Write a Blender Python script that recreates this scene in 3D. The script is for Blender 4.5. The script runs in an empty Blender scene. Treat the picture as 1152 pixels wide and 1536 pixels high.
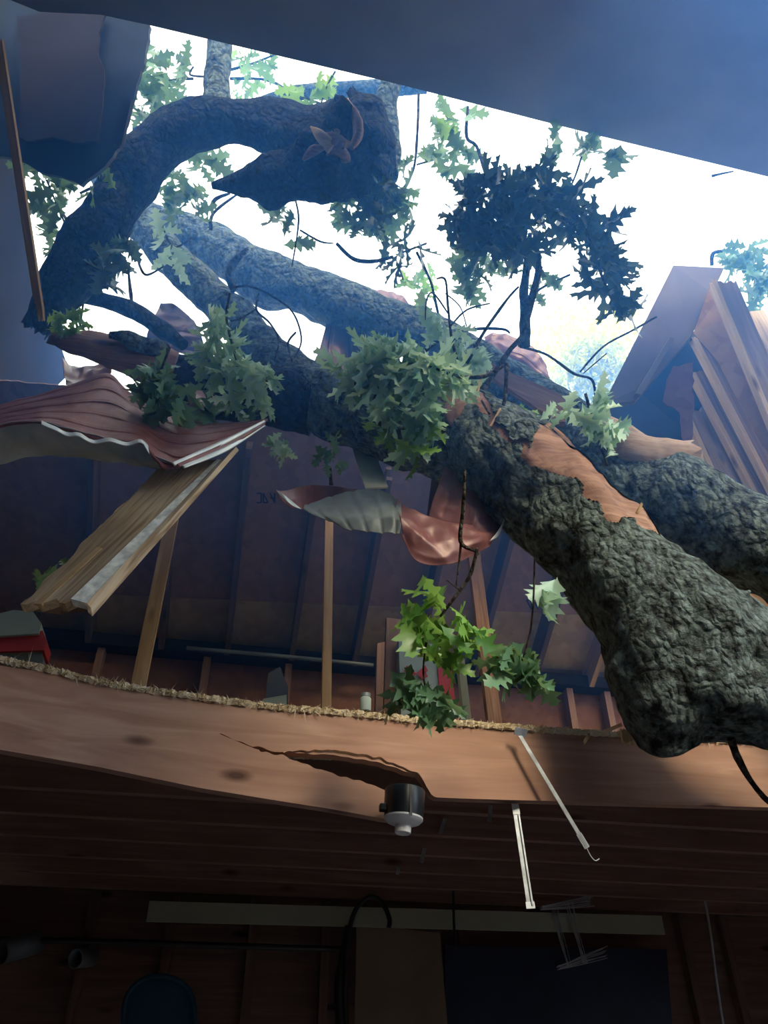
import bpy, bmesh, math, random
from mathutils import Vector, Matrix, noise
R = math.radians
rnd = random.Random(7)
sc = bpy.context.scene
COL = sc.collection

# ------------------------------------------------------------------ camera
F = 1160.0
PITCH, YAW = R(37.5), R(11.0)
CAM = Vector((0, 0, 1.6))
RT = Vector((math.cos(YAW), -math.sin(YAW), 0))
FW = Vector((math.sin(YAW)*math.cos(PITCH), math.cos(YAW)*math.cos(PITCH), math.sin(PITCH)))
UP = RT.cross(FW)
cd = bpy.data.cameras.new('camera'); cam = bpy.data.objects.new('camera', cd); COL.objects.link(cam)
cam.location = CAM; cam.rotation_euler = (math.pi/2+PITCH, 0, -YAW)
cd.sensor_fit = 'VERTICAL'; cd.sensor_height = 36; cd.lens = F/1536*36; cd.clip_end = 400
sc.camera = cam
# ------------------------------------------------------------------ light
sc.view_settings.view_transform = 'Standard'; sc.view_settings.look = 'None'
sc.view_settings.gamma = 1; sc.view_settings.use_curve_mapping = False
sc.view_settings.exposure = 0.2
sc.cycles.use_denoising = True
sc.cycles.max_bounces = 8; sc.cycles.volume_bounces = 1; sc.cycles.transparent_max_bounces = 8
SKY = (2.35, 2.65, 3.1)
w = bpy.data.worlds.new('sky'); sc.world = w; w.use_nodes = True
wn = w.node_tree; bg = wn.nodes['Background']
tc = wn.nodes.new('ShaderNodeTexCoord'); sp = wn.nodes.new('ShaderNodeSeparateXYZ'); cr = wn.nodes.new('ShaderNodeValToRGB')
cr.color_ramp.elements[0].position = 0.42; cr.color_ramp.elements[0].color = (.05, .06, .04, 1)
cr.color_ramp.elements[1].position = 0.56; cr.color_ramp.elements[1].color = (SKY[0]/4, SKY[1]/4, SKY[2]/4, 1)
mp = wn.nodes.new('ShaderNodeMath'); mp.operation = 'MULTIPLY_ADD'; mp.inputs[1].default_value = .5; mp.inputs[2].default_value = .5
wn.links.new(tc.outputs['Generated'], sp.inputs[0]); wn.links.new(sp.outputs['Z'], mp.inputs[0])
wn.links.new(mp.outputs[0], cr.inputs[0]); wn.links.new(cr.outputs[0], bg.inputs[0]); bg.inputs[1].default_value = 4
sl = bpy.data.lights.new('sun', 'SUN'); sun = bpy.data.objects.new('sun', sl); COL.objects.link(sun)
sl.energy = 3.2; sl.angle = R(16); sl.color = (1, .975, .94)
SUND = Vector((-.3, 1.0, -.65)).normalized()      # the way the light travels
sun.rotation_euler = SUND.to_track_quat('-Z', 'Y').to_euler(); sun.location = (0, 0, 12)
VEIL = 0.14

# ------------------------------------------------------------------ pixel helpers (a pixel and a real distance give a place)
def ray(px, py): return FW + RT*((px-576)/F) - UP*((py-768)/F)
def D(px, py, d): return CAM + ray(px, py)*d
def PY(px, py, Y):
    r = ray(px, py); return CAM + r*((Y-CAM.y)/r.y)
def PZ(px, py, Z):
    r = ray(px, py); return CAM + r*((Z-CAM.z)/r.z)
def PX(px, py, X):
    r = ray(px, py); return CAM + r*((X-CAM.x)/r.x)
def pix(p):
    v = p-CAM; d = v.dot(FW); return 576+F*v.dot(RT)/d, 768-F*v.dot(UP)/d, d
def hole(px, py, o, n):
    r = ray(px, py); return CAM + r*((o-CAM).dot(n)/r.dot(n))
SL = 0.532
EY, EZ = 5.2, 4.33                                  # far eave
NS = Vector((0, SL, 1)).normalized()                # far slope normal
OS = Vector((0, EY, EZ))
def PS(px, py, off=0): return hole(px, py, OS-NS*off, NS)
NN = Vector((0, -SL, 1)).normalized()               # near slope
ON = Vector((0, 1.75, 5.75))
def PN(px, py, off=0): return hole(px, py, ON-NN*off, NN)

# ------------------------------------------------------------------ materials
def mat(name, rough=.8, spec=.3, metal=0):
    m = bpy.data.materials.new(name); m.use_nodes = True
    b = m.node_tree.nodes['Principled BSDF']; b.inputs['Roughness'].default_value = rough
    b.inputs['Specular IOR Level'].default_value = spec; b.inputs['Metallic'].default_value = metal
    return m, m.node_tree, b
def N(t, k, **kw):
    n = t.nodes.new('ShaderNode'+k)
    for a, v in kw.items():
        if a in n.inputs: n.inputs[a].default_value = v
        else: setattr(n, a, v)
    return n
def ramp(t, fac, stops):
    n = t.nodes.new('ShaderNodeValToRGB'); e = n.color_ramp.elements
    while len(e) < len(stops): e.new(.5)
    for i, (p, c) in enumerate(stops): e[i].position = p; e[i].color = (*c, 1)
    t.links.new(fac, n.inputs[0]); return n.outputs[0]
OFFS = 9
def coords(t, kind, scale, rot=(0, 0, 0)):
    c = N(t, 'TexCoord'); m = N(t, 'Mapping'); m.inputs['Scale'].default_value = scale; m.inputs['Rotation'].default_value = rot
    oi = N(t, 'ObjectInfo'); ad = N(t, 'VectorMath', operation='ADD'); mu = N(t, 'VectorMath', operation='SCALE'); mu.inputs[3].default_value = OFFS
    cb = N(t, 'CombineXYZ')
    for i in range(3): t.links.new(oi.outputs['Random'], cb.inputs[i])
    t.links.new(cb.outputs[0], mu.inputs[0])
    t.links.new(c.outputs[kind], m.inputs[0]); t.links.new(m.outputs[0], ad.inputs[0]); t.links.new(mu.outputs[0], ad.inputs[1])
    return ad.outputs[0]
def bump(t, b, fac, s, dist=.01):
    n = N(t, 'Bump'); n.inputs['Strength'].default_value = s; n.inputs['Distance'].default_value = dist
    t.links.new(fac, n.inputs['Height']); t.links.new(n.outputs[0], b.inputs['Normal'])
def mix(t, a, b, fac, mode='MIX'):
    n = N(t, 'Mix', data_type='RGBA', blend_type=mode)
    for s, v in ((n.inputs[0], fac), (n.inputs[6], a), (n.inputs[7], b)):
        if hasattr(v, 'links'): t.links.new(v, s)
        else: s.default_value = v if isinstance(v, (int, float)) else (*v, 1)
    return n.outputs[2]
def wood(name, c1, c2, c3, sc_=1.0, rand=9):
    m, t, b = mat(name, .75, .25)
    global OFFS; OFFS = rand
    v = coords(t, 'Object', (1.3*sc_, 22*sc_, 22*sc_))
    n1 = N(t, 'TexNoise'); n1.inputs['Scale'].default_value = 1.0; n1.inputs['Detail'].default_value = 6; n1.inputs['Distortion'].default_value = 1.2
    t.links.new(v, n1.inputs['Vector'])
    v2 = coords(t, 'Object', (1.6, 3.5, 3.5)); n2 = N(t, 'TexNoise'); n2.inputs['Scale'].default_value = 1.5; n2.inputs['Detail'].default_value = 3
    t.links.new(v2, n2.inputs['Vector'])
    c = mix(t, ramp(t, n1.outputs[0], [(.3, c1), (.5, c2), (.68, c3)]), c1, ramp(t, n2.outputs[0], [(.45, (0, 0, 0)), (.75, (.7, .7, .7))]))
    v3 = coords(t, 'Object', (2.2, 6, 6)); k = N(t, 'TexVoronoi'); k.inputs['Scale'].default_value = 1
    t.links.new(v3, k.inputs['Vector'])
    c = mix(t, (c1[0]*.3, c1[1]*.25, c1[2]*.25), c, ramp(t, k.outputs['Distance'], [(.06, (0, 0, 0)), (.16, (1, 1, 1))]))
    OFFS = 9
    t.links.new(c, b.inputs['Base Color']); bump(t, b, n1.outputs[0], .25, .004); return m
def osb(name, c1, c2, c3, scale=1.0):
    m, t, b = mat(name, .8, .2)
    v = coords(t, 'Object', (18*scale, 18*scale, 18*scale)); n0 = N(t, 'TexNoise'); n0.inputs['Scale'].default_value = .3
    k = N(t, 'TexVoronoi'); t.links.new(v, k.inputs['Vector']); k.inputs['Scale'].default_value = 1
    t.links.new(v, n0.inputs['Vector'])
    c = mix(t, ramp(t, k.outputs['Color'], [(.15, c1), (.5, c2), (.85, c3)]), ramp(t, n0.outputs[0], [(.35, c1), (.65, c2)]), .55)
    t.links.new(c, b.inputs['Base Color']); bump(t, b, k.outputs['Distance'], .15, .004); return m
def plain(name, c, rough=.6, spec=.4, metal=0, var=.25, scale=8):
    m, t, b = mat(name, rough, spec, metal)
    v = coords(t, 'Object', (scale,)*3); n = N(t, 'TexNoise'); n.inputs['Detail'].default_value = 4; n.inputs['Scale'].default_value = 1
    t.links.new(v, n.inputs['Vector'])
    lo = tuple(x*(1-var) for x in c); hi = tuple(min(1, x*(1+var)) for x in c)
    t.links.new(ramp(t, n.outputs[0], [(.35, lo), (.65, hi)]), b.inputs['Base Color']); return m
def bark(name, base, lich, amount):
    m, t, b = mat(name, .95, .12)
    v = coords(t, 'Object', (1, 1, 1.0))
    k = N(t, 'TexVoronoi', feature='F1'); mpn = N(t, 'Mapping'); mpn.inputs['Scale'].default_value = (20, 20, 13); t.links.new(v, mpn.inputs[0])
    n0 = N(t, 'TexNoise'); n0.inputs['Scale'].default_value = 9; n0.inputs['Detail'].default_value = 7; t.links.new(v, n0.inputs['Vector'])
    wv = N(t, 'VectorMath', operation='MULTIPLY_ADD'); t.links.new(n0.outputs['Color'], wv.inputs[0]); wv.inputs[1].default_value = (2.2, 2.2, 2.2); t.links.new(mpn.outputs[0], wv.inputs[2])
    k.inputs['Scale'].default_value = 1.6; t.links.new(wv.outputs[0], k.inputs['Vector'])
    vo = coords(t, 'Object', (1, 1, 1)); n1 = N(t, 'TexNoise'); n1.inputs['Scale'].default_value = 15; n1.inputs['Detail'].default_value = 8; n1.inputs['Roughness'].default_value = .7
    t.links.new(vo, n1.inputs['Vector'])
    c = ramp(t, k.outputs['Distance'], [(.08, tuple(x*1.5 for x in base)), (.4, base), (.62, tuple(x*.35 for x in base))])
    c = mix(t, c, lich, ramp(t, n1.outputs[0], [(.5-amount*.12, (0, 0, 0)), (.66-amount*.1, (.75, .75, .75))]))
    n2 = N(t, 'TexNoise'); n2.inputs['Scale'].default_value = 45; n2.inputs['Detail'].default_value = 4; t.links.new(vo, n2.inputs['Vector'])
    c = mix(t, c, ramp(t, n2.outputs[0], [(.35, (.45, .45, .45)), (.65, (1.0, 1.0, 1.0))]), .8, 'MULTIPLY')
    t.links.new(c, b.inputs['Base Color'])
    h = N(t, 'Math', operation='MULTIPLY_ADD'); t.links.new(n1.outputs[0], h.inputs[0]); h.inputs[1].default_value = -.7; t.links.new(k.outputs['Distance'], h.inputs[2])
    inv = N(t, 'Math', operation='MULTIPLY'); inv.inputs[1].default_value = -1; t.links.new(h.outputs[0], inv.inputs[0])
    bump(t, b, inv.outputs[0], 1.0, .05); return m
def leafmat(name, c1, c2, tr=.35):
    m, t, b = mat(name, .36, .5)
    gi = N(t, 'NewGeometry'); c = ramp(t, gi.outputs['Random Per Island'], [(0, c1), (1, c2)])
    t.links.new(c, b.inputs['Base Color'])
    tl = N(t, 'BsdfTranslucent'); t.links.new(mix(t, c, (.9, 1, .2), .15), tl.inputs[0]); mx = N(t, 'MixShader'); mx.inputs[0].default_value = tr
    o = t.nodes['Material Output']; t.links.new(b.outputs[0], mx.inputs[1]); t.links.new(tl.outputs[0], mx.inputs[2]); t.links.new(mx.outputs[0], o.inputs[0])
    return m
M = {}
M['joist'] = wood('red_fir', (.17, .095, .078), (.22, .125, .10), (.27, .16, .13))
M['front'] = wood('front_fir', (.27, .145, .10), (.35, .20, .14), (.42, .26, .185), .8, 0)
M['shade'] = plain('shade_black_board', (.014, .013, .018), .9, .05, 0, .2, 3)  # near-black colour puts the shade into the left wall and the plate
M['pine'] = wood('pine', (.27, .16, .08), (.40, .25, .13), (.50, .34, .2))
M['oldboard'] = wood('weathered_board', (.28, .18, .11), (.6, .44, .28), (.72, .57, .4), 1.6)
M['dim_wood'] = wood('shop_wood', (.12, .075, .06), (.17, .10, .08), (.21, .13, .10))
M['sheath'] = osb('plywood_sheathing', (.15, .08, .065), (.20, .11, .08), (.26, .15, .11), .6)
M['osb'] = osb('strand_board', (.30, .16, .07), (.42, .24, .11), (.52, .33, .17))
M['osbred'] = osb('red_strand_board', (.13, .055, .045), (.17, .08, .06), (.21, .11, .085))
M['slope'] = osb('slope_board', (.21, .125, .10), (.28, .17, .135), (.34, .22, .175))
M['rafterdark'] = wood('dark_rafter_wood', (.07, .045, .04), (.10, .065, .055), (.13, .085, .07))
M['deck'] = osb('deck_board', (.44, .34, .21), (.6, .5, .34), (.76, .66, .5), 2)
M['eave'] = osb('yellow_strand_board', (.27, .20, .10), (.37, .27, .14), (.46, .35, .20))
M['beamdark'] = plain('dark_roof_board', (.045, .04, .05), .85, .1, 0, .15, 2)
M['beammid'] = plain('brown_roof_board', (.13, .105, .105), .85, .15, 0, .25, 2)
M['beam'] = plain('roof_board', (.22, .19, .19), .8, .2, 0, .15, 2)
def sheetmetal(name, c):
    m, t, b = mat(name, .42, .5, .1)
    v = coords(t, 'Object', (3, 3, 3)); n = N(t, 'TexNoise'); n.inputs['Scale'].default_value = 2; n.inputs['Detail'].default_value = 8; n.inputs['Roughness'].default_value = .7
    t.links.new(v, n.inputs['Vector'])
    v2 = coords(t, 'Object', (60, 60, 4)); n2 = N(t, 'TexNoise'); n2.inputs['Scale'].default_value = 1; t.links.new(v2, n2.inputs['Vector'])
    cc = mix(t, ramp(t, n.outputs[0], [(.3, tuple(x*.6 for x in c)), (.6, c), (.75, tuple(min(1, x*1.5+.06) for x in c))]), ramp(t, n2.outputs[0], [(.3, (.75, .75, .75)), (.7, (1, 1, 1))]), .7, 'MULTIPLY')
    t.links.new(cc, b.inputs['Base Color']); bump(t, b, n.outputs[0], .3, .01); return m
M['red'] = sheetmetal('red_metal', (.32, .12, .125))
M['red2'] = sheetmetal('shaded_red_metal', (.20, .08, .09))  # muted copy of the red metal, its colour standing in for less sun
M['primer'] = plain('grey_primer', (.13, .155, .17), .5, .4, .1, .2, 5)
M['primer2'] = plain('lightened_primer', (.42, .47, .48), .5, .4, .1, .2, 5)  # primer copy, lightened in colour to make up for scant light underneath
M['white'] = plain('white_plastic', (.68, .67, .65), .4, .4, 0, .03)
M['trimw'] = plain('bare_metal_edge', (.7, .74, .76), .35, .5, .3, .1)
M['black'] = plain('black_plastic', (.012, .016, .022), .35, .5, 0, .2)
M['zinc'] = plain('galvanised_steel', (.5, .53, .55), .35, .5, .8, .3, 20)
M['wire'] = plain('grey_wire', (.42, .43, .44), .5, .4, .3, .1)
M['peel'] = plain('flaking_white_paint', (.8, .8, .72), .7, .3, 0, .25, 30)
M['strip'] = plain('pale_green_board', (.36, .37, .27), .7, .2, 0, .08, 3)
M['card'] = plain('cardboard', (.22, .17, .11), .9, .1, 0, .12, 3)
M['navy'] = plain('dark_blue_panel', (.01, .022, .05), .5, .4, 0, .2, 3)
M['teal'] = plain('teal_plastic', (.008, .055, .1), .5, .4, 0, .1, 3)
M['tealtarp'] = plain('green_grey_cloth', (.25, .3, .28), .8, .2, 0, .1, 3)
M['redbag'] = plain('red_print', (.35, .03, .04), .6, .3, 0, .1)
M['torn'] = wood('torn_wood', (.17, .085, .06), (.26, .14, .095), (.34, .2, .14), 2)
M['dusty'] = wood('shaded_pine', (.20, .13, .10), (.30, .20, .15), (.38, .27, .20))  # darker pine for the rafter faces turned from the light
M['logwood'] = wood('grey_split_wood', (.26, .17, .12), (.36, .25, .18), (.44, .32, .24), 2)
M['split'] = wood('fresh_split_wood', (.5, .32, .17), (.62, .42, .24), (.7, .5, .32), 2)
M['bark'] = bark('oak_bark', (.06, .066, .064), (.25, .32, .30), .9)
M['bark2'] = bark('dark_bark', (.02, .02, .021), (.05, .06, .05), .2)
M['twig'] = bark('twig_bark', (.09, .065, .055), (.2, .2, .17), .4)
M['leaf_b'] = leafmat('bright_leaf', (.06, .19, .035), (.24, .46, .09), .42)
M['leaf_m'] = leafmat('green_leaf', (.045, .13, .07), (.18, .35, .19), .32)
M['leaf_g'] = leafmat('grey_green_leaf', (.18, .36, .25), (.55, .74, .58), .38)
M['leaf_d'] = leafmat('shadowed_leaf', (.02, .06, .05), (.07, .15, .12), .12)  # darker leaf copy for clusters in shadow, the shade in its colour
M['leaf_y'] = leafmat('yellow_green_leaf', (.75, .82, .02), (1, .93, .08), .5)
M['ground'] = plain('ground', (.08, .09, .05), .95, .1, 0, .3, 2)
M['slab'] = plain('concrete_slab', (.36, .35, .36), .9, .2, 0, .2, 3)
M['ink'] = plain('stamp_ink', (.03, .02, .03), .8, .1, 0, .05)

# ------------------------------------------------------------------ object helpers
def tag(o, label=None, cat=None, group=None, kind=None):
    for k, v in (('label', label), ('category', cat), ('group', group), ('kind', kind)):
        if v: o[k] = v
    return o
def empty(name, loc, label, cat, group=None):
    o = bpy.data.objects.new(name, None); COL.objects.link(o); o.location = loc; o.empty_display_size = .1
    return tag(o, label, cat, group)
def finish(name, bm, m, parent=None, smooth=False, mw=None):
    """bm holds world coordinates; mw = the frame the object gets (world) so that grain runs along its local X"""
    me = bpy.data.meshes.new(name)
    mw = mw or Matrix.Identity(4)
    if mw == Matrix.Identity(4) and len(bm.verts):
        c = sum((v.co for v in bm.verts), Vector())/len(bm.verts); mw = Matrix.Translation(c)
    bm.transform(mw.inverted()); bmesh.ops.recalc_face_normals(bm, faces=bm.faces)
    bm.to_mesh(me); bm.free()
    for mm in (m if isinstance(m, (list, tuple)) else [m]): me.materials.append(mm)
    if smooth:
        for p in me.polygons: p.use_smooth = True
    o = bpy.data.objects.new(name, me); COL.objects.link(o)
    if parent is not None:
        o.parent = parent
        o.matrix_parent_inverse = Matrix.Identity(4)
        o.matrix_local = PMW(parent).inverted() @ mw
    else: o.matrix_world = mw
    return o
def PMW(p):
    m = Matrix.LocRotScale(p.location, p.rotation_euler, p.scale) if p.parent is None else PMW(p.parent) @ p.matrix_local
    return m
def frame(p0, p1, wdir):
    x = (p1-p0).normalized(); z = (wdir - x*wdir.dot(x)).normalized(); y = z.cross(x)
    m = Matrix((x, y, z)).transposed().to_4x4(); m.translation = (p0+p1)/2; return m
def board(name, p0, p1, wd, wid, th, m, parent=None, rag=(0, 0), bow=0, bev=.003, warp=0.0):
    """a length of timber from p0 to p1; wd = direction of its width; rag = length of broken splinters at either end"""
    mw = frame(p0, p1, wd); L = (p1-p0).length; bm = bmesh.new()
    nl = max(6, int(L/.06)); nw = 8; r = random.Random(hash((round(L*1e4), round(p0.x*1e4))) & 0xffff)
    ends = [[(r.random()**1.5)*rag[0] for _ in range(nw+1)], [(r.random()**1.5)*rag[1] for _ in range(nw+1)]]
    rows = []
    for s in (-1, 1):
        g = []
        for i in range(nl+1):
            u = i/nl; row = []
            for j in range(nw+1):
                v = j/nw-.5
                x = -L/2+ends[0][j] + (L-ends[0][j]-ends[1][j])*u
                z = v*wid + warp*noise.noise(Vector((x*4, v*3, p0.x)))
                y = s*th/2 + bow*math.sin(u*math.pi) + warp*.5*noise.noise(Vector((x*3, 5, p0.z)))
                row.append(bm.verts.new((x, y, z)))
            g.append(row)
        rows.append(g)
    a, b = rows
    for g in rows:
        for i in range(nl):
            for j in range(nw): bm.faces.new((g[i][j], g[i+1][j], g[i+1][j+1], g[i][j+1]))
    for i in range(nl):
        for j in (0, nw): bm.faces.new((a[i][j], a[i+1][j], b[i+1][j], b[i][j]))
    for j in range(nw):
        for i in (0, nl): bm.faces.new((a[i][j], a[i][j+1], b[i][j+1], b[i][j]))
    bm.transform(mw)
    return finish(name, bm, m, parent, False, mw)
def cat(P, n):
    out = []; k = len(P)
    for i in range(k-1):
        p0 = P[max(i-1, 0)]; p1 = P[i]; p2 = P[i+1]; p3 = P[min(i+2, k-1)]
        for j in range(n):
            t = j/n; t2 = t*t; t3 = t2*t
            out.append([.5*((2*b)+(-a+c)*t+(2*a-5*b+4*c-d_)*t2+(-a+3*b-3*c+d_)*t3) for a, b, c, d_ in zip(p0, p1, p2, p3)])
    out.append(list(P[-1])); return out
def tube_into(bm, W, seg=16, rough=.08, freq=6, tip=(False, False), seed=0):
    """W: list of (Vector, radius); returns rings"""
    uvl = bm.loops.layers.uv.verify(); rings = []; prev = None; L = 0
    n = len(W)
    for i, (p, r) in enumerate(W):
        t = (W[min(i+1, n-1)][0]-W[max(i-1, 0)][0]).normalized()
        if prev is None: s = t.cross(Vector((.3, .2, 1))).normalized()
        else: s = (prev - t*prev.dot(t)).normalized()
        prev = s; b = t.cross(s)
        if i: L += (p-W[i-1][0]).length
        ring = []
        for k in range(seg):
            a = k/seg*2*math.pi; d = s*math.cos(a)+b*math.sin(a)
            q = p+d*r; f = 1+rough*noise.noise(q*freq+Vector((seed, 0, 0)))*2 + rough*.5*noise.noise(q*freq*3.3)
            if rough > .09: f += rough*.28*noise.noise(Vector((a*9/math.tau*2, L*2.2, seed)))
            co = p+d*r*f
            if tip[0] and i == 0: co += t*-r*1.4*rnd.random()
            if tip[1] and i == n-1: co += t*r*1.4*rnd.random()
            ring.append(bm.verts.new(co))
        rings.append((ring, L, r))
    for i in range(n-1):
        (r0, l0, w0), (r1, l1, w1) = rings[i], rings[i+1]
        for k in range(seg):
            f = bm.faces.new((r0[k], r0[(k+1) % seg], r1[(k+1) % seg], r1[k])); f.smooth = True
            c = 2*math.pi*max(w0, .02)
            for lp, uv in zip(f.loops, ((k/seg*c*1.0, l0), ((k+1)/seg*c, l0), ((k+1)/seg*c, l1), (k/seg*c, l1))): lp[uvl].uv = uv
    bm.faces.new(rings[0][0]); bm.faces.new(rings[-1][0][::-1]); return rings
def pathW(P, sub=8):
    """P: (px,py,depth,radius in px)"""
    return [(D(x, y, d), max(r, .4)*d/F) for x, y, d, r in cat(P, sub)]
def limb(name, P, m, parent=None, seg=20, rough=.1, freq=6, sub=10, tip=(False, False), seed=0):
    bm = bmesh.new(); tube_into(bm, pathW(P, sub), seg, rough, freq, tip, seed)
    return finish(name, bm, m, parent, False)
def wtube(name, pts, r, m, parent=None, seg=8, sub=6, rough=0):
    bm = bmesh.new(); W = [(Vector(q[:3]), r) for q in cat([tuple(p) for p in pts], sub)]
    tube_into(bm, W, seg, rough); return finish(name, bm, m, parent, False)
def poly(name, pts, th, m, parent=None, jag=0, n_hint=None, away=True, jn=10):
    """a flat sheet with real thickness; pts are world points around its outline"""
    P = []
    r = random.Random(int(abs(pts[0].x)*1e4) & 0xffff)
    for i, p in enumerate(pts):
        q = pts[(i+1) % len(pts)]; P.append(p)
        if jag:
            k = max(1, min(60, int((q-p).length/.03)))
            for j in range(1, k): P.append(p.lerp(q, j/k)+Vector((r.uniform(-1, 1), r.uniform(-1, 1), r.uniform(-1, 1)))*jag)
    c = sum(pts, Vector())/len(pts); nrm = Vector()
    for i in range(len(pts)): nrm += (pts[i]-c).cross(pts[(i+1) % len(pts)]-c)
    nrm.normalize()
    if nrm.dot(c-CAM) < 0: nrm = -nrm
    P = [p - nrm*(p-c).dot(nrm)*1.0 if jag else p for p in P]
    bm = bmesh.new(); vs = [bm.verts.new(p) for p in P]; f = bm.faces.new(vs)
    g = bmesh.ops.extrude_face_region(bm, geom=[f]); ex = [v for v in g['geom'] if isinstance(v, bmesh.types.BMVert)]
    bmesh.ops.translate(bm, verts=ex, vec=nrm*th); bmesh.ops.triangulate(bm, faces=[x for x in bm.faces if len(x.verts) > 4])
    x = (pts[1]-pts[0]); 
    mw = frame(pts[0], pts[1], nrm); 
    return finish(name, bm, m, parent, False, mw)
def box(name, lo, hi, m, parent=None, rot=0):
    bm = bmesh.new(); bmesh.ops.create_cube(bm, size=1)
    lo = Vector(lo); hi = Vector(hi); s = hi-lo
    bm.transform(Matrix.Translation((lo+hi)/2) @ Matrix.Rotation(rot, 4, 'Z') @ Matrix.Diagonal((*s, 1)))
    e = min(s)*.12
    bmesh.ops.bevel(bm, geom=bm.edges[:], offset=min(e, .006), segments=1, affect='EDGES')
    return finish(name, bm, m, parent)
def g_mid(V): return V[len(V)//2][len(V[0])//2]
def patch(name, rows, m, parent=None, th=.0025, nu=20, nv=22, rib=0, ribn=6, crumple=0, ribdir='v', seed=0):
    """a bent sheet through a grid of (px,py,depth)"""
    cols = [cat(r_, nu//2 if len(r_) > 4 else nu) for r_ in rows]
    g = [cat([c[i] for c in cols], nv) for i in range(len(cols[0]))]
    V = [[D(*q) for q in col] for col in g]
    nU, nV = len(V), len(V[0]); bm = bmesh.new(); vs = []
    for i in range(nU):
        row = []
        for j in range(nV):
            a = V[min(i+1, nU-1)][j]-V[max(i-1, 0)][j]; b = V[i][min(j+1, nV-1)]-V[i][max(j-1, 0)]
            nn = a.cross(b); nn = nn.normalized() if nn.length > 1e-9 else Vector((0, 0, 1))
            t = (j/(nV-1) if ribdir == 'v' else i/(nU-1))*ribn
            fr = abs((t % 1)-.5)*2; h = rib*(max(0, 1-fr*7)+.35*max(0, 1-abs(fr-.3)*12))
            q = V[i][j]
            h += crumple*(1.6*abs(noise.noise(q*5+Vector((seed, 0, 0)))) + 1.2*abs(noise.noise(q*11+Vector((seed, 4, 0)))))
            row.append(bm.verts.new(q+nn*h))
        vs.append(row)
    for i in range(nU-1):
        for j in range(nV-1): bm.faces.new((vs[i][j], vs[i+1][j], vs[i+1][j+1], vs[i][j+1])).smooth = True
    o = finish(name, bm, m if isinstance(m, list) else [m], parent)
    av = Vector(); R3 = o.matrix_basis.to_3x3()
    for p in o.data.polygons: av += p.normal*p.area
    if av.dot(g_mid(V)-CAM) > 0: o.data.flip_normals()
    md = o.modifiers.new('gauge', 'SOLIDIFY'); md.thickness = th; md.offset = 0
    if len(o.data.materials) > 1: md.material_offset = 1
    return o
# ---- leaves
HALF = [(0, .0), (.06, .03), (.13, .10), (.20, .26), (.22, .31), (.27, .25), (.31, .15), (.38, .20), (.42, .40), (.44, .48), (.50, .36), (.55, .17),
        (.62, .20), (.68, .36), (.71, .43), (.74, .29), (.79, .14), (.85, .18), (.88, .23), (.91, .12), (1.0, .0)]
def leaf_into(bm, base, dirv, nrm, size, fold, curl, r, nar=1):
    x = dirv.normalized(); z = (nrm - x*nrm.dot(x)).normalized(); y = z.cross(x)
    tw = r.uniform(-.6, .6)
    def P(t, s):
        ang = curl*t; L = size
        if abs(curl) > .05: px, pz = math.sin(ang)/curl, (1-math.cos(ang))/curl
        else: px, pz = t, 0
        yy = s*math.cos(fold); zz = pz+abs(s)*math.sin(fold)
        a = tw*t; yy, zz = yy*math.cos(a)-(zz-pz)*math.sin(a), pz+(zz-pz)*math.cos(a)+yy*math.sin(a)
        return base + (x*px+y*yy+z*zz)*L
    mid = [bm.verts.new(P(t, 0)) for t, _ in HALF]
    ww = r.uniform(.5, .8)*nar
    for sgn in (-1, 1):
        ed = [mid[0]]+[bm.verts.new(P(min(1, t+abs(s)*.18), sgn*s*ww)) for t, s in HALF[1:-1]]+[mid[-1]]
        for i in range(len(HALF)-1):
            q = [mid[i], mid[i+1], ed[i+1], ed[i]]; u = []
            for v in q:
                if v not in u: u.append(v)
            if len(u) > 2: bm.faces.new(u if sgn > 0 else u[::-1])
def foliage(name, blobs, d, n, m, parent, size=.15, droop=.6, curly=1.0, seed=0, dj=.25):
    r = random.Random(seed*31+n); bm = bmesh.new(); tot = sum(b[2]**2 for b in blobs)
    for b in blobs:
        bx, by, br = b[:3]; bd = b[3] if len(b) > 3 else d
        for _ in range(max(1, round(n*br*br/tot))):
            a = r.uniform(0, math.tau); q = math.sqrt(r.random())*.75
            dd = bd + r.uniform(-1, 1)*min(dj, br*bd/F*1.2)
            s = size*1.2*r.uniform(.65, 1.12)
            p = D(bx+math.cos(a)*br*q, by+math.sin(a)*br*q, dd)
            dv = (RT*math.cos(a) - UP*math.sin(a))*.9 + Vector((r.gauss(0, .5), r.gauss(0, .5), r.gauss(0, .5)-droop))
            dv.normalize(); nv = Vector((r.gauss(0, 1), r.gauss(0, 1), r.gauss(0, 1))) - FW*.8
            leaf_into(bm, p-dv*s*.45, dv, nv, s, r.uniform(.05, .75)*curly, r.uniform(-1.3, 1.6)*curly, r, .6 if curly > 1.4 else .85 if curly > 1.1 else 1)
    me = bpy.data.meshes.new(name); c = sum((v.co for v in bm.verts), Vector())/len(bm.verts)
    bm.transform(Matrix.Translation(-c)); bm.to_mesh(me); bm.free(); me.materials.append(m)
    for p in me.polygons: p.use_smooth = True
    o = bpy.data.objects.new(name, me); COL.objects.link(o)
    o.parent = parent; o.matrix_local = PMW(parent).inverted() @ Matrix.Translation(c)
    return o
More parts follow.
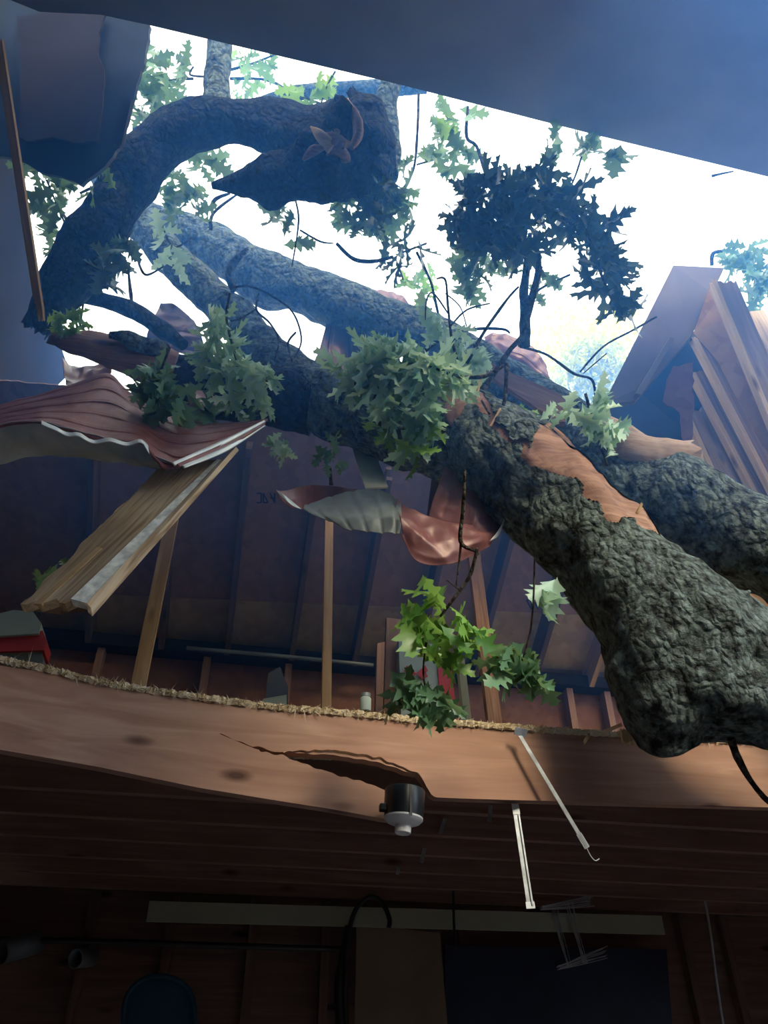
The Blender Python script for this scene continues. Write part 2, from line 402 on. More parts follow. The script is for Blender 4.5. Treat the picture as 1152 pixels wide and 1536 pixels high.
# ------------------------------------------------------------------ the building
def struct(o): o['kind'] = 'structure'; return o
XL, XR = -1.78, 4.7
struct(box('floor', (XL-.1, -3, -.1), (XR+.1, 5.35, 0), M['slab']))
gp = box('ground', (-60, -60, -.25), (60, 60, -.11), M['ground']); struct(gp)
struct(box('wall_back', (XL-.1, 5.28, 0), (XR+.1, 5.32, 2.9), M['dim_wood']))
kw = struct(box('wall_back_loft', (XL-.1, 5.28, 2.9), (XR+.1, 5.32, 4.36), M['osbred'])); kw.name = 'wall_back.001'
def wallx(name, X, th, top, m):
    bm = bmesh.new(); v = [bm.verts.new((X, y, z)) for y, z in top]; f = bm.faces.new(v)
    g = bmesh.ops.extrude_face_region(bm, geom=[f]); bmesh.ops.translate(bm, verts=[q for q in g['geom'] if isinstance(q, bmesh.types.BMVert)], vec=(th, 0, 0))
    bmesh.ops.triangulate(bm, faces=[q for q in bm.faces if len(q.verts) > 4])
    return struct(finish(name, bm, m))
wl = [(-3, 0), (5.3, 0), (5.3, 4.4), (4.6, 4.75), (4.1, 4.9)]
for x, y in ((105, 560), (85, 500), (70, 470), (52, 400), (40, 340), (32, 280), (25, 230), (40, 180)):
    p = PX(x, y, XL); wl.append((p.y, p.z))
wl += [(1.2, 5.5), (.2, 4.95), (-3, 3.2)]
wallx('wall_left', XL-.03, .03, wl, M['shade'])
wallx('wall_right', XR, .03, [(-3, 0), (5.3, 0), (5.3, 4.4), (3.8, 4.9), (2.4, 3.2), (-3, 3.2)], M['sheath'])
struct(box('wall_front', (XL-.1, -3.05, 0), (XR+.1, -3, 3.2), M['sheath']))
# near slope: smooth boarding overhead with its broken edge
NE = [(-60, -30), (60, 18), (150, 22), (225, 38), (600, 127), (900, 204), (1152, 265), (1300, 302), (1640, 386)]
pts = [PN(*q) for q in NE]
lo = [Vector((XR, .93, 0)), Vector((1.1, .93, 0)), Vector((1.1, -3.1, 0)), Vector((-3.2, -3.1, 0))]  # unseen side, shaped to shade the left and let sun in at right
for q in lo: q.z = ON.z+SL*(q.y-ON.y)
o = poly('ceiling', pts+lo, .03, M['beam']); struct(o)
lo = [Vector((1.1, -1.1, 0)), Vector((XR, -1.1, 0)), Vector((XR, -3.1, 0)), Vector((1.1, -3.1, 0))]
for q in lo: q.z = ON.z+SL*(q.y-ON.y)
struct(poly('ceiling', lo, .03, M['beam']))  # unseen roof piece added to shade the interior
# far slope deck
FE = [(60, 580), (150, 582), (195, 590), (300, 598), (420, 596), (530, 600), (560, 640), (640, 660), (760, 640), (880, 625), (1000, 690), (1090, 700), (1250, 760)]
pf = [PS(*q) for q in FE]
a = Vector((XR, 5.35, 0)); b = Vector((XL-.1, 5.35, 0)); pf[0].x = XL
for q in (a, b): q.z = EZ-SL*(q.y-EY)
fs = struct(poly('ceiling.001', pf+[a, b], .014, M['slope'], jag=.006))
r4 = random.Random(4)
for (cx, cy, k) in ((275, 902, 5), (400, 915, 4), (470, 925, 5), (560, 935, 4), (385, 740, 3), (790, 900, 4)):
    bm = bmesh.new()
    for i in range(k):
        for (x1_, y1_, x2_, y2_) in r4.sample([(0, 0, 0, 14), (0, 0, 7, 0), (7, 0, 7, 14), (0, 7, 7, 7), (0, 14, 7, 14), (0, 0, 7, 14)], 3):
            A_ = PS(cx+i*10+x1_, cy+y1_, .004); B_ = PS(cx+i*10+x2_, cy+y2_, .004); dx_ = (B_-A_).normalized().cross(NS)*.005
            vv = [bm.verts.new(q) for q in (A_-dx_, A_+dx_, B_+dx_, B_-dx_)]; vw = [bm.verts.new(v.co+NS*.002) for v in vv]
            bm.faces.new(vv); bm.faces.new(vw[::-1])
            for j in range(4): bm.faces.new((vv[j], vv[(j+1) % 4], vw[(j+1) % 4], vw[j]))
    finish('grade_stamp', bm, M['ink'], fs)

dirr = Vector((0, -1, SL)).normalized()
nm = ['leftmost', 'second from the left', 'third from the left', 'fourth from the left', 'fifth from the left', 'sixth from the left', 'seventh from the left', 'eighth from the left', 'ninth from the left', 'tenth from the left', 'rightmost', 'last']
x0 = PY(245, 952, 5.12).x
for i, k in enumerate(range(-1, 10)):
    X = x0+.462*k
    if k < 0: X = PY(137, 940, 5.12).x
    L = .95+.35*rnd.random() if k < 6 else 1.0
    p0 = Vector((X, 5.22, EZ-.01))-NS*.095; p1 = p0+dirr*(L*1.35)
    o = board('roof_rafter', p0, p1, NS, .19, .038, M['rafterdark' if k < 7 else 'pine'], None, (0, .12))  # shade and sun by material: dark wood at left, pale pine at right
    tag(o, 'dark roof rafter sloping up from the far eave above the loft, %s' % nm[i], 'rafter', 'rafters of the far roof slope')
# eave plate and pale conduit on the knee wall
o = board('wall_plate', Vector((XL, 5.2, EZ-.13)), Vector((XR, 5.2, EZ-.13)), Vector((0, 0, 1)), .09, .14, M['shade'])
tag(o, 'long dark wall plate running under the far rafter feet', 'wall plate')
o = poly('eave_boarding_1', [PS(60, 888, .006), PS(930, 925, .006), PS(930, 1010, .006), PS(60, 950, .006)], .004, M['eave'])  # eave boarding: yellow strip over the lower far slope deck
struct(o)
o = wtube('conduit', [PY(280, 972, 5.05), PY(420, 984, 5.05), PY(560, 998, 5.05)], .014, M['primer'])
tag(o, 'thin pale conduit pipe running along the far loft wall under the eave', 'pipe')
kn = [(140, 'leftmost of all'), (305, 'to the right of the leaning left post'), (430, 'left of the central post'), (600, 'behind the white printed box'), (850, 'left of the big trunk'), (905, 'nearest the trunk')]
for px, t in kn:
    p = PY(px, 1030, 5.22); o = board('wall_stud', Vector((p.x, 5.22, 2.92)), Vector((p.x, 5.22, 4.15)), Vector((1, 0, 0)), .05, .09, M['joist'])
    tag(o, 'dark stud of the low far loft wall, %s' % t, 'stud', 'studs of the low loft wall')
# posts standing in the loft
def post(px0, py0, px1, py1, Y, wpx, label, m='joist'):
    a = PY(px0, py0, Y); b = PY(px1, py1, Y); a.z = 2.9 if a.z > 2.9 else a.z
    wd = wpx*(a-CAM).dot(FW)/F
    o = board('loft_post', a, b, Vector((1, 0, 0)), wd, .04, m if not isinstance(m, str) else M[m])
    tag(o, label, 'post')
post(206, 1040, 262, 760, 3.6, 22, 'slim leaning wooden post rising behind the splintered floor up to the peeling board', 'pine')
post(492, 1075, 494, 745, 3.9, 15, 'slim upright wooden post in the middle of the loft under the curled sheet', 'pine')
post(744, 1095, 706, 800, 3.5, 22, 'leaning orange-brown wooden post right of the hanging oak sprig', 'torn')
post(704, 1082, 690, 990, 3.7, 12, 'short pale stud beside the white box with red print', 'strip')
post(583, 1075, 590, 930, 4.3, 26, 'short wide reddish stud left of the white box', 'joist')
o = poly('leaning_board', [(lambda p_, y_: Vector((p_.x, p_.y, 2.905 if y_ > 1052 else p_.z)))(PY(*q, 4.7), q[1]) for q in ((560, 1075), (566, 965), (612, 955), (640, 1080))], .05, M['joist']); tag(o, 'dark upright panel behind the short wide stud', 'panel')

# loft floor deck with a splintered front edge
EDGE = [(-140, 975), (0, 988), (70, 1002), (150, 1022), (250, 1038), (400, 1058), (520, 1068), (620, 1078), (740, 1087), (850, 1096), (930, 1100), (1010, 1106), (1152, 1112), (1400, 1120)]
def JY(px): return 2.43+(2.98-2.43)*max(0, min(1.25, (px+60)/1150))**.8
def lin(T, x):
    for (a, b), (c_, d_) in zip(T, T[1:]):
        if x <= c_: return b+(d_-b)*(x-a)/(c_-a)
    return T[-1][1]
bm = bmesh.new(); ft = []; fb = []; n = 520
for i in range(n+1):
    px = -140+1900*i/n; Y = JY(px); r1 = rnd.random()
    p = PY(px, lin(EDGE, px)-1, Y); q = p+Vector((0, -.012*r1-.004, 0))
    ft.append(bm.verts.new(q+Vector((0, 0, .006*rnd.random())))); fb.append(bm.verts.new(q+Vector((rnd.uniform(-.004, .004), .012*rnd.random(), -.016-.006*rnd.random()))))
def back(vs, dz): return [bm.verts.new((v.co.x, 5.27, 2.9+dz)) for v in vs]
bt = back(ft, 0); bb = back(fb, -.018)
for i in range(n):
    for A, B in ((ft, bt), (bt, bb), (bb, fb), (fb, ft)): bm.faces.new((A[i], A[i+1], B[i+1], B[i]))
dk = finish('loft_floor', bm, M['deck']); tag(dk, 'loft floor board with a pale splintered broken front edge resting on the joists', 'floorboard')
# fringe of splinters along the edge
bm = bmesh.new()
for i in range(1500):
    px = rnd.uniform(-20, 1180)
    if 945 < px < 1045: continue
    p = PY(px, lin(EDGE, px)+rnd.uniform(-3, 4), JY(px)-.012); L = abs(rnd.gauss(0, .014))+.006
    if rnd.random() < .03: L *= 2.2
    d_ = Vector((rnd.gauss(0, 1), -abs(rnd.gauss(0, .5)), rnd.gauss(0, .6))).normalized()
    s = d_.cross(Vector((rnd.gauss(0, 1), rnd.gauss(0, 1), rnd.gauss(0, 1)))).normalized()*rnd.uniform(.001, .0035); t = d_.cross(s).normalized()*.0012
    v = [bm.verts.new(p+s), bm.verts.new(p-s), bm.verts.new(p+t*2), bm.verts.new(p+d_*L)]
    for f in ((0, 1, 3), (1, 2, 3), (2, 0, 3), (0, 2, 1)): bm.faces.new([v[k] for k in f])
o = finish('splinter_fringe', bm, M['deck'], dk)

# split front joist
jr = empty('split_joist', PY(576, 1150, 2.7), 'large reddish floor joist in front, cracked open at mid span and sagging', 'joist')
TOP = [(-140, 972), (0, 998), (70, 1009), (150, 1026), (250, 1044), (400, 1063), (520, 1074), (620, 1084), (740, 1093), (850, 1101), (1152, 1117), (1400, 1125)]
CRU = [(300, 1094), (330, 1100), (380, 1120), (420, 1128), (500, 1132), (560, 1142), (600, 1154), (628, 1162), (640, 1180), (652, 1196), (700, 1198), (1152, 1211), (1400, 1216)]
CRL = [(300, 1096), (330, 1101), (380, 1122), (420, 1133), (470, 1150), (520, 1166), (560, 1178), (600, 1192), (606, 1206)]
BOT = [(-140, 1100), (0, 1124), (150, 1151), (300, 1182), (400, 1198), (500, 1214), (575, 1228), (606, 1232)]
def slab(name, x0, x1, T, B, m, extra=0, y_off=0, th=.045, nx=150, nz=10):
    bm = bmesh.new(); G = [[], []]
    for s in (0, 1):
        for i in range(nx+1):
            px = x0+(x1-x0)*i/nx; Y = JY(px)+y_off; row = []
            a = PY(px, T(px), Y); b = PY(px, B(px), Y)
            for j in range(nz+1):
                v = a.lerp(b, j/nz); v = v+Vector((0, s*th+.004*noise.noise(v*3), 0))
                row.append(bm.verts.new(v))
            G[s].append(row)
    for g in G:
        for i in range(nx):
            for j in range(nz): bm.faces.new((g[i][j], g[i+1][j], g[i+1][j+1], g[i][j+1]))
    for i in range(nx):
        for j in (0, nz): bm.faces.new((G[0][i][j], G[0][i+1][j], G[1][i+1][j], G[1][i][j]))
    for j in range(nz):
        for i in (0, nx): bm.faces.new((G[0][i][j], G[0][i][j+1], G[1][i][j+1], G[1][i][j]))
    mw = frame(PY(-140, 972, JY(-140)), PY(1400, 1125, JY(1400)), Vector((0, 0, 1)))
    return finish(name, bm, m, jr, False, mw)
def jag(f, a, k, x0, x1): return lambda px: f(px)+(a*noise.noise(Vector((px*k, a, 1))) if x0 < px < x1 else 0)
crl = jag(lambda px: lin(CRL, px), 5, .06, 390, 590)
cru = jag(lambda px: lin(CRU, px), 4, .05, 330, 650)
slab('joist_left_length', -140, 330, lambda px: lin(TOP, px), lambda px: lin(BOT, px), M['front'])
slab('sagging_lower_half', 330, 604, crl, lambda px: lin(BOT, px), M['front'])
slab('joist_right_length', 330, 1400, lambda px: lin(TOP, px), cru, M['front'], y_off=.004, nx=260)
# torn lighter ledge under the upper half
bm = bmesh.new(); A = []; B = []; C_ = []
for i in range(60):
    px = 425+(640-425)*i/59; e = math.sin(i/59*math.pi)**.6
    a = PY(px, cru(px)-1, JY(px)+.016); b = PY(px, cru(px)+1-9*e+3*noise.noise(Vector((px*.09, 0, 0))), JY(px)-.004*e-.002)
    A.append(bm.verts.new(a)); B.append(bm.verts.new(b)); C_.append(bm.verts.new(a+Vector((0, .02, .012))))
for i in range(59): bm.faces.new((A[i], A[i+1], B[i+1], B[i])); bm.faces.new((A[i], A[i+1], C_[i+1], C_[i])); bm.faces.new((B[i], B[i+1], C_[i+1], C_[i]))
finish('torn_ledge', bm, M['split'], jr)
# the other joists behind it
for i in range(6):
    Y = 3.32+.36*i
    p0 = Vector((XL, Y, 2.60+.285/2)); p1 = Vector((XR, Y, 2.60+.285/2))
    o = board('floor_joist', p0, p1, Vector((0, 0, 1)), .285, .042, M['joist'])
    tag(o, 'dark loft floor joist seen from below, %s behind the split front joist' % ['first', 'second', 'third', 'fourth', 'fifth', 'last'][i], 'joist', 'floor joists behind the split one')

# ------------------------------------------------------------------ below: far wall of the shop
o = board('pale_board', PY(222, 1367, 5.05), PY(994, 1388, 5.05), Vector((0, 0, 1)), .105, .02, M['strip'])
tag(o, 'long pale green-grey board fixed across the far wall under the joists', 'board')
for px, t in ((115, 'farthest left'), (242, 'above the round teal back'), (372, 'left of the black cable'), (486, 'behind the black cable'), (700, 'beside the cardboard sheet'), (1045, 'right of the pale board'), (1110, 'farthest right')):
    p = PY(px, 1480, 5.2); o = board('wall_stud', Vector((p.x, 5.24, 0)), Vector((p.x, 5.24, 2.6)), Vector((1, 0, 0)), .05, .07, M['dim_wood'])
    tag(o, 'dark stud of the lower far wall, %s' % t, 'stud', 'studs of the lower far wall')
o = wtube('black_pipe', [PY(-60, 1408, 5.1), PY(160, 1413, 5.1), PY(320, 1418, 5.1), PY(520, 1424, 5.1)], .018, M['black']); tag(o, 'thin black pipe running along the dark lower far wall', 'pipe')
t = empty('cable_coil', PY(540, 1400, 5.0), 'black cable looped over the corner of the cardboard on the far wall', 'cable')
wtube('cable_loop', [PY(*q, 4.98) for q in ((520, 1540), (517, 1460), (523, 1400), (535, 1362), (556, 1345), (574, 1355), (584, 1378), (583, 1392))], .014, M['black'], t)
wtube('cable_bundle', [PY(*q, 5.0) for q in ((512, 1540), (508, 1480), (520, 1410), (524, 1390))], .028, M['black'], t)
o = poly('cardboard_sheet', [PY(*q, 5.06) for q in ((532, 1545), (535, 1384), (556, 1380), (598, 1392), (660, 1400), (672, 1545))], .012, M['card']); tag(o, 'tall tan cardboard sheet leaning on the lower far wall', 'cardboard')
tt = empty('blue_panel', PY(840, 1480, 5.1), 'large dark blue panel on the lower far wall right of the cardboard', 'panel')
poly('panel_face', [PY(*q, 5.08) for q in ((668, 1560), (668, 1418), (1000, 1424), (1010, 1560))], .03, M['navy'], tt)
t = empty('teal_chair_back', PY(238, 1510, 4.6), 'round-topped dark teal plastic back at the bottom left', 'chair back')
P = [(185, 1560), (186, 1510), (196, 1484), (216, 1468), (240, 1464), (266, 1470), (284, 1486), (292, 1512), (292, 1560)]
poly('shell', [PY(*q, 4.7) for q in P], .04, M['teal'], t)
wtube('rim', [PY(*q, 4.68) for q in P], .012, M['teal'], t)
def ringpipe(name, c, ax, r, L, m, label, cat_, rin=.8):
    bm = bmesh.new(); ax = ax.normalized(); s = ax.cross(Vector((0, 0, 1))).normalized(); b = ax.cross(s); k = 28; V = []
    for rr, l in ((r, 0), (r, L), (r*rin, L), (r*rin, 0)): V.append([bm.verts.new(c+ax*l+(s*math.cos(a/k*math.tau)+b*math.sin(a/k*math.tau))*rr) for a in range(k)])
    for i in range(4):
        for j in range(k): bm.faces.new((V[i][j], V[i][(j+1) % k], V[(i+1) % 4][(j+1) % k], V[(i+1) % 4][j]))
    o = finish(name, bm, m, None, True)
    return tag(o, label, cat_)
ringpipe('pipe_end', PY(113, 1438, 5.1), Vector((.5, .9, .2)), .05, .14, M['primer'], 'short open grey pipe end on the lower left far wall', 'pipe')
ringpipe('grey_tube', PY(2, 1428, 5.0), Vector((.5, .5, .25)), .06, .22, M['primer'], 'larger grey tube cut off by the left edge near the bottom', 'pipe', .9)
o = wtube('hanging_wire', [PY(*q, 4.6) for q in ((1058, 1352), (1066, 1400), (1072, 1450), (1079, 1500), (1086, 1545))], .007, M['wire']); tag(o, 'thin pale cord hanging in the dark at the lower right', 'cord')
o = wtube('loose_cable', [PY(*q, 4.98) for q in ((680, 1332), (681, 1385), (683, 1424))], .008, M['black']); tag(o, 'short thin dark cord hanging in front of the pale board', 'cord')
for q, h, t in (((736, 1208, 734, 1232), 3.3, 'nearest the split joist'), ((668, 1228, 660, 1250), 3.68, 'second back'), ((637, 1272, 632, 1294), 4.02, 'third back'), ((598, 1300, 596, 1312), 4.38, 'farthest back')):
    o = board('joist_bracket', PY(q[0], q[1], h-.04), PY(q[2], q[3], h-.04), Vector((1, 0, 0)), .018, .003, M['zinc'])
    tag(o, 'small galvanised bracket end showing under the dark joists, %s' % t, 'bracket', 'brackets under the joists')

# lampholder under the crack
lx = PY(606, 1214, 2.65)
t = empty('lampholder', lx, 'black round ceiling box with a white porcelain lampholder under the cracked joist', 'lamp')
def lathe(name, prof, c, m, parent, k=36, tilt=None):
    bm = bmesh.new(); V = [[bm.verts.new((r*math.cos(a/k*math.tau), r*math.sin(a/k*math.tau), z)) for a in range(k)] for r, z in prof]
    for i in range(len(prof)-1):
        for j in range(k): bm.faces.new((V[i][j], V[i][(j+1) % k], V[i+1][(j+1) % k], V[i+1][j]))
    bm.faces.new(V[0]); bm.faces.new(V[-1][::-1]); bm.transform(Matrix.Translation(c) @ (tilt or Matrix.Identity(4)))
    o = finish(name, bm, m, parent, True)
    md = o.modifiers.new('crisp', 'EDGE_SPLIT'); md.split_angle = R(35); return o
tl = Matrix.Rotation(R(4), 4, 'Y')
lathe('ceiling_box', [(.068, .065), (.070, .06), (.069, -.0), (.066, -.028)], lx, M['black'], t, tilt=tl)
lathe('porcelain_base', [(.066, -.028), (.0665, -.034), (.058, -.043), (.040, -.05), (.028, -.054), (.027, -.078), (.024, -.08), (.018, -.072)], lx, M['white'], t, tilt=tl)
box('box_lug', lx+Vector((-.086, -.02, -.012)), lx+Vector((-.06, .01, .012)), M['black'], t)
board('box_strap', lx+Vector((.008, -.071, .06)), lx+Vector((.008, -.071, -.04)), Vector((1, 0, 0)), .008, .003, M['black'], t)

# metal braces
t = empty('bridging_strap', D(776, 1205, 3.0), 'flat galvanised metal bridging strap hanging almost straight down under the split joist', 'metal strap')
a, b = PY(772, 1203, 2.91), PY(796, 1362, 2.91)
board('strap', a, b, RT, .024, .004, M['zinc'], t)
board('strap_fold', a+(b-a)*.12-FW*.006+RT*.008, b-(b-a)*.03-FW*.006+RT*.008, RT, .006, .008, M['zinc'], t)
board('nailing_tab', a-(b-a)*.01-FW*.004, a+(b-a)*.12-FW*.004, RT, .027, .003, M['trimw'], t)
board('foot_tab', b-(b-a)*.06-FW*.004, b-FW*.004, RT, .032, .003, M['trimw'], t)
t = empty('bridging_rod', D(778, 1098, 2.9), 'long thin metal brace slanting down across the pale part of the split joist', 'metal brace')
a, b = PY(779, 1102, 2.80), PY(881, 1272, 2.80)
board('brace', a, b, RT, .014, .006, M['zinc'], t); board('end_tab', b-(b-a)*.12, b, RT, .020, .003, M['trimw'], t)
board('top_tab', PY(772, 1096, 2.79), PY(790, 1100, 2.79), UP, .03, .004, M['zinc'], t)
wtube('hook', [PY(*q, 2.80) for q in ((880, 1272), (886, 1284), (893, 1291), (899, 1288))], .002, M['wire'], t)

# bundle of wire
t = empty('wire_ladder', PY(860, 1400, 5.0), 'bundle of bent thin grey wires hanging in an H shape under the joists', 'wire')
r5 = random.Random(5)
for (a, b, k, sp_) in (((812, 1362), (888, 1350), 9, 9), ((838, 1452), (908, 1428), 9, 9), ((832, 1364), (852, 1450), 6, 6), ((852, 1352), (876, 1445), 6, 6)):
    for i in range(k):
        f = (i/(k-1)-.5)*2; u = f*sp_
        wa = (a[0]+r5.uniform(-3, 3)+(u if k == 6 else 0), a[1]+(u*.3 if k == 9 else 0)); wb = (b[0]+r5.uniform(-4, 4)+(u*.5 if k == 6 else 0), b[1]+(u if k == 9 else 0))
        wtube('wire', [PY(*wa, 5.0+.02*f), PY((wa[0]+wb[0])/2+r5.uniform(-2, 2), (wa[1]+wb[1])/2+r5.uniform(-2, 2), 5.0), PY(*wb, 5.0-.02*f)], .0024, M['wire'], t, 5, 3)

# things in the loft
def PF(P_, Y):
    out = []
    for q in P_:
        p = PY(*q, Y)
        if q[1] > 1052: p.z = 2.905
        out.append(p)
    return out
t = empty('printed_box', PY(640, 1060, 4.3), 'white box with red butterfly drawing standing in the loft behind the oak sprig', 'box')
P = PF(((604, 1080), (598, 960), (668, 968), (688, 1082)), 4.2)
poly('white_face', P, .2, M['tealtarp'], t)
poly('red_side', PF(((668, 1082), (655, 985), (676, 990), (692, 1082)), 4.19), .015, M['redbag'], t)
for s in (-1, 1):
    for k in (0, 1):
        q = [(624, 1010), (624+s*14, 1000+k*9-2), (624+s*18, 1006+k*9), (624+s*10, 1013+k*6)]
        poly('butterfly_wing', [PY(*z, 4.185) for z in q], .002, M['redbag'], t)
for k in range(4): board('printed_line', PY(608, 1028+k*7, 4.19), PY(642-k*3, 1031+k*7, 4.19), UP, .006, .002, M['primer'], t)
t = empty('storage_tub', PY(30, 990, 4.2), 'pale rounded tub with a red lower half at the far left of the loft', 'tub')
P = [(-20, 925), (20, 915), (50, 918), (62, 935), (58, 950), (-20, 955)]
poly('pale_lid', [PY(*q, 3.9) for q in P], .18, M['tealtarp'], t)
poly('red_body', [PY(*q, 3.92) for q in ((-20, 952), (64, 946), (70, 960), (66, 975), (-20, 978))], .16, M['redbag'], t)
poly('lower_body', [PY(*q, 3.94) for q in ((-20, 976), (62, 974), (66, 1010), (-20, 1010))], .16, M['primer'], t)
o = poly('grey_tarp', PF(((358, 1060), (395, 1048), (430, 1042), (440, 1065)), 4.2), .05, M['tealtarp']); tag(o, 'low grey-green folded tarp lying on the loft floor left of the central post', 'tarp')
o = poly('dark_cushion', PF(((395, 1062), (402, 1010), (420, 1000), (432, 1030), (442, 1065)), 4.6), .06, M['navy']); tag(o, 'dark blue upright shape behind the folded tarp in the loft', 'bag')
t = empty('small_jar', PY(548, 1062, 2.76), 'tiny clear jar standing on the loft floor edge right of the central post', 'jar')
lathe('glass', [(.02, 0), (.022, .01), (.022, .05), (.018, .056)], PY(548, 1067, 2.76), M['tealtarp'], t, 20); lathe('lid', [(.02, .056), (.02, .07)], PY(548, 1067, 2.76), M['primer'], t, 20)

# ------------------------------------------------------------------ upper left: torn roof edge
t = empty('torn_roof_panel', PN(120, 150, .1), 'dark smooth roof panel hanging at the upper left with a ragged lower edge', 'roof panel')
P = [(-60, -20), (100, 10), (160, 18), (225, 38), (216, 95), (205, 125), (195, 165), (180, 220), (150, 255), (122, 278), (100, 268), (60, 258), (32, 240), (10, 235), (-60, 230)]
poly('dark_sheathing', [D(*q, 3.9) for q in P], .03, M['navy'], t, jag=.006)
P = [(25, 24), (100, 16), (158, 20), (148, 50), (146, 80), (156, 105), (154, 150), (146, 212), (110, 214), (80, 205), (40, 212), (28, 205), (30, 110)]
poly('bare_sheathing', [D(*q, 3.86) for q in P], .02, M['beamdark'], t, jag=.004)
board('bare_batten', D(192, 150, 3.84), D(176, 222, 3.84), RT, .045, .03, M['beamdark'], t, (0, .03))
o = board('edge_lath', D(-2, 60, 3.0), D(62, 482, 3.25), RT, .032, .02, M['pine'], None, (.05, .14)); tag(o, 'thin split wooden lath running down the left edge of the torn roof', 'lath')

# peeling board on the left
t = empty('peeling_board', D(190, 800, 3.0), 'weathered wide board with flaking white paint slanting down from under the drooping red sheet', 'board')
a, b = D(330, 668, 3.35), D(78, 905, 2.55)
wdv = (D(36, 905, 2.58)-D(128, 912, 2.5)).normalized()
# the wide face widens toward the viewer
bm = bmesh.new()
def qface(name, e0, e1, m, th=.03, n=46, k=8, jl=0, js=0, y=0):
    """strip between two pixel edges e0, e1 each ((px,py,d),(px,py,d))"""
    bm = bmesh.new(); G = []
    for i in range(n+1):
        u = i/n; row = []
        a = D(*e0[0]).lerp(D(*e0[1]), u); b = D(*e1[0]).lerp(D(*e1[1]), u)
        jj = jl*noise.noise(a*9)+jl*.5*noise.noise(a*23)
        for j in range(k+1):
            row.append(bm.verts.new(a.lerp(b, j/k)+(a-b).normalized()*jj*(1-j/k) + (D(*e0[1])-D(*e0[0])).normalized()*(js*noise.noise(Vector((j*.9, 2, 3))) if i == n else 0)))
        G.append(row)
    for i in range(n):
        for j in range(k): bm.faces.new((G[i][j], G[i+1][j], G[i+1][j+1], G[i][j+1]))
    g = bmesh.ops.extrude_face_region(bm, geom=bm.faces[:]); nn = (G[0][k].co-G[0][0].co).cross(G[n][0].co-G[0][0].co).normalized()
    if nn.dot(FW) < 0: nn = -nn
    bmesh.ops.translate(bm, verts=[v for v in g['geom'] if isinstance(v, bmesh.types.BMVert)], vec=nn*th)
    p0 = D(*e0[0]); p1 = D(*e0[1]); mw = frame(p0, p1, nn)
    return finish(name, bm, m, t, False, mw)
qface('wide_face', ((250, 690, 3.4), (32, 906, 2.62)), ((326, 690, 3.36), (112, 900, 2.55)), M['oldboard'], .035, jl=.02, js=.05)
qface('painted_band', ((326, 688, 3.355), (106, 898, 2.545)), ((334, 690, 3.34), (132, 905, 2.53)), M['peel'], .03, js=.0)
qface('edge_face', ((333, 688, 3.335), (130, 905, 2.525)), ((354, 670, 3.36), (132, 918, 2.53)), M['oldboard'], .02)
qface('raised_splinter', ((146, 820, 2.84), (50, 905, 2.6)), ((153, 822, 2.83), (62, 906, 2.58)), M['split'], .01, n=20, k=3)
poly('end_grain', [D(*q) for q in ((32, 906, 2.63), (70, 903, 2.62), (100, 896, 2.6), (132, 906, 2.55), (131, 917, 2.56), (90, 922, 2.68), (40, 915, 2.72))], .02, M['dim_wood'], t)

# ------------------------------------------------------------------ roof metal
t = empty('red_roof_sheet', D(200, 630, 3.3), 'large crumpled red metal roof sheet drooping at left with its grey underside curling', 'roof sheet')
patch('red_face', [[(-60, 628, 3.5), (0, 606, 3.55), (60, 589, 3.6), (120, 570, 3.65), (165, 560, 3.7), (200, 592, 3.75), (260, 622, 3.7), (330, 634, 3.6), (402, 628, 3.5)],
                   [(-60, 650, 3.35), (0, 622, 3.4), (60, 612, 3.42), (120, 606, 3.45), (165, 610, 3.5), (210, 628, 3.5), (262, 652, 3.42), (325, 650, 3.4), (392, 636, 3.45)],
                   [(-60, 668, 3.2), (0, 637, 3.25), (60, 632, 3.22), (100, 642, 3.2), (160, 659, 3.2), (212, 662, 3.2), (238, 688, 3.15), (262, 699, 3.15), (372, 648, 3.4)]], [M['red'], M['primer']], t, rib=.009, ribn=5.5, nu=14, nv=60, crumple=.006)
patch('curled_underside', [[(-60, 668, 3.2), (0, 638, 3.25), (60, 633, 3.22), (100, 643, 3.2), (160, 659, 3.2), (205, 664, 3.2), (235, 690, 3.15), (262, 700, 3.15)],
                           [(-60, 690, 3.25), (0, 668, 3.3), (60, 660, 3.3), (105, 668, 3.28), (160, 682, 3.25), (205, 692, 3.2), (235, 698, 3.18), (262, 703, 3.18)],
                           [(-60, 712, 3.35), (0, 697, 3.4), (60, 688, 3.42), (110, 686, 3.4), (160, 694, 3.35), (205, 701, 3.3), (235, 704, 3.25), (262, 704, 3.2)]], [M['primer2'], M['primer2']], t, crumple=.012, nv=8)
pts = [(62, 632), (80, 640), (100, 650), (118, 650), (140, 660), (165, 658), (190, 664), (212, 660), (228, 678), (245, 693)]
patch('folded_bare_edge', [[(x, y-2, 3.19) for x, y in pts], [(x, y+4, 3.17) for x, y in pts]], M['trimw'], t, crumple=.006, nv=4)
for k, (o1, o2, w_, mm) in enumerate(((0, 0, 4, 'trimw'), (7, 3, 6, 'red'), (15, 6, 4, 'trimw'))):
    patch('ridge_trim', [[(258+o1, 694+o1*.3, 3.13), (330+o1*.4, 662+o1*.6, 3.3), (396, 630+o2, 3.46)], [(262+o1, 699+o1*.2, 3.13), (334+o1*.4, 664+w_+o1*.6, 3.3), (398, 631+o2+w_*.5, 3.46)]], M[mm], t, th=.006, nv=3, crumple=.002)
t = empty('curled_roof_sheet', D(590, 780, 3.3), 'curled torn roof sheet hanging in the middle, red with a grey printed underside', 'roof sheet')
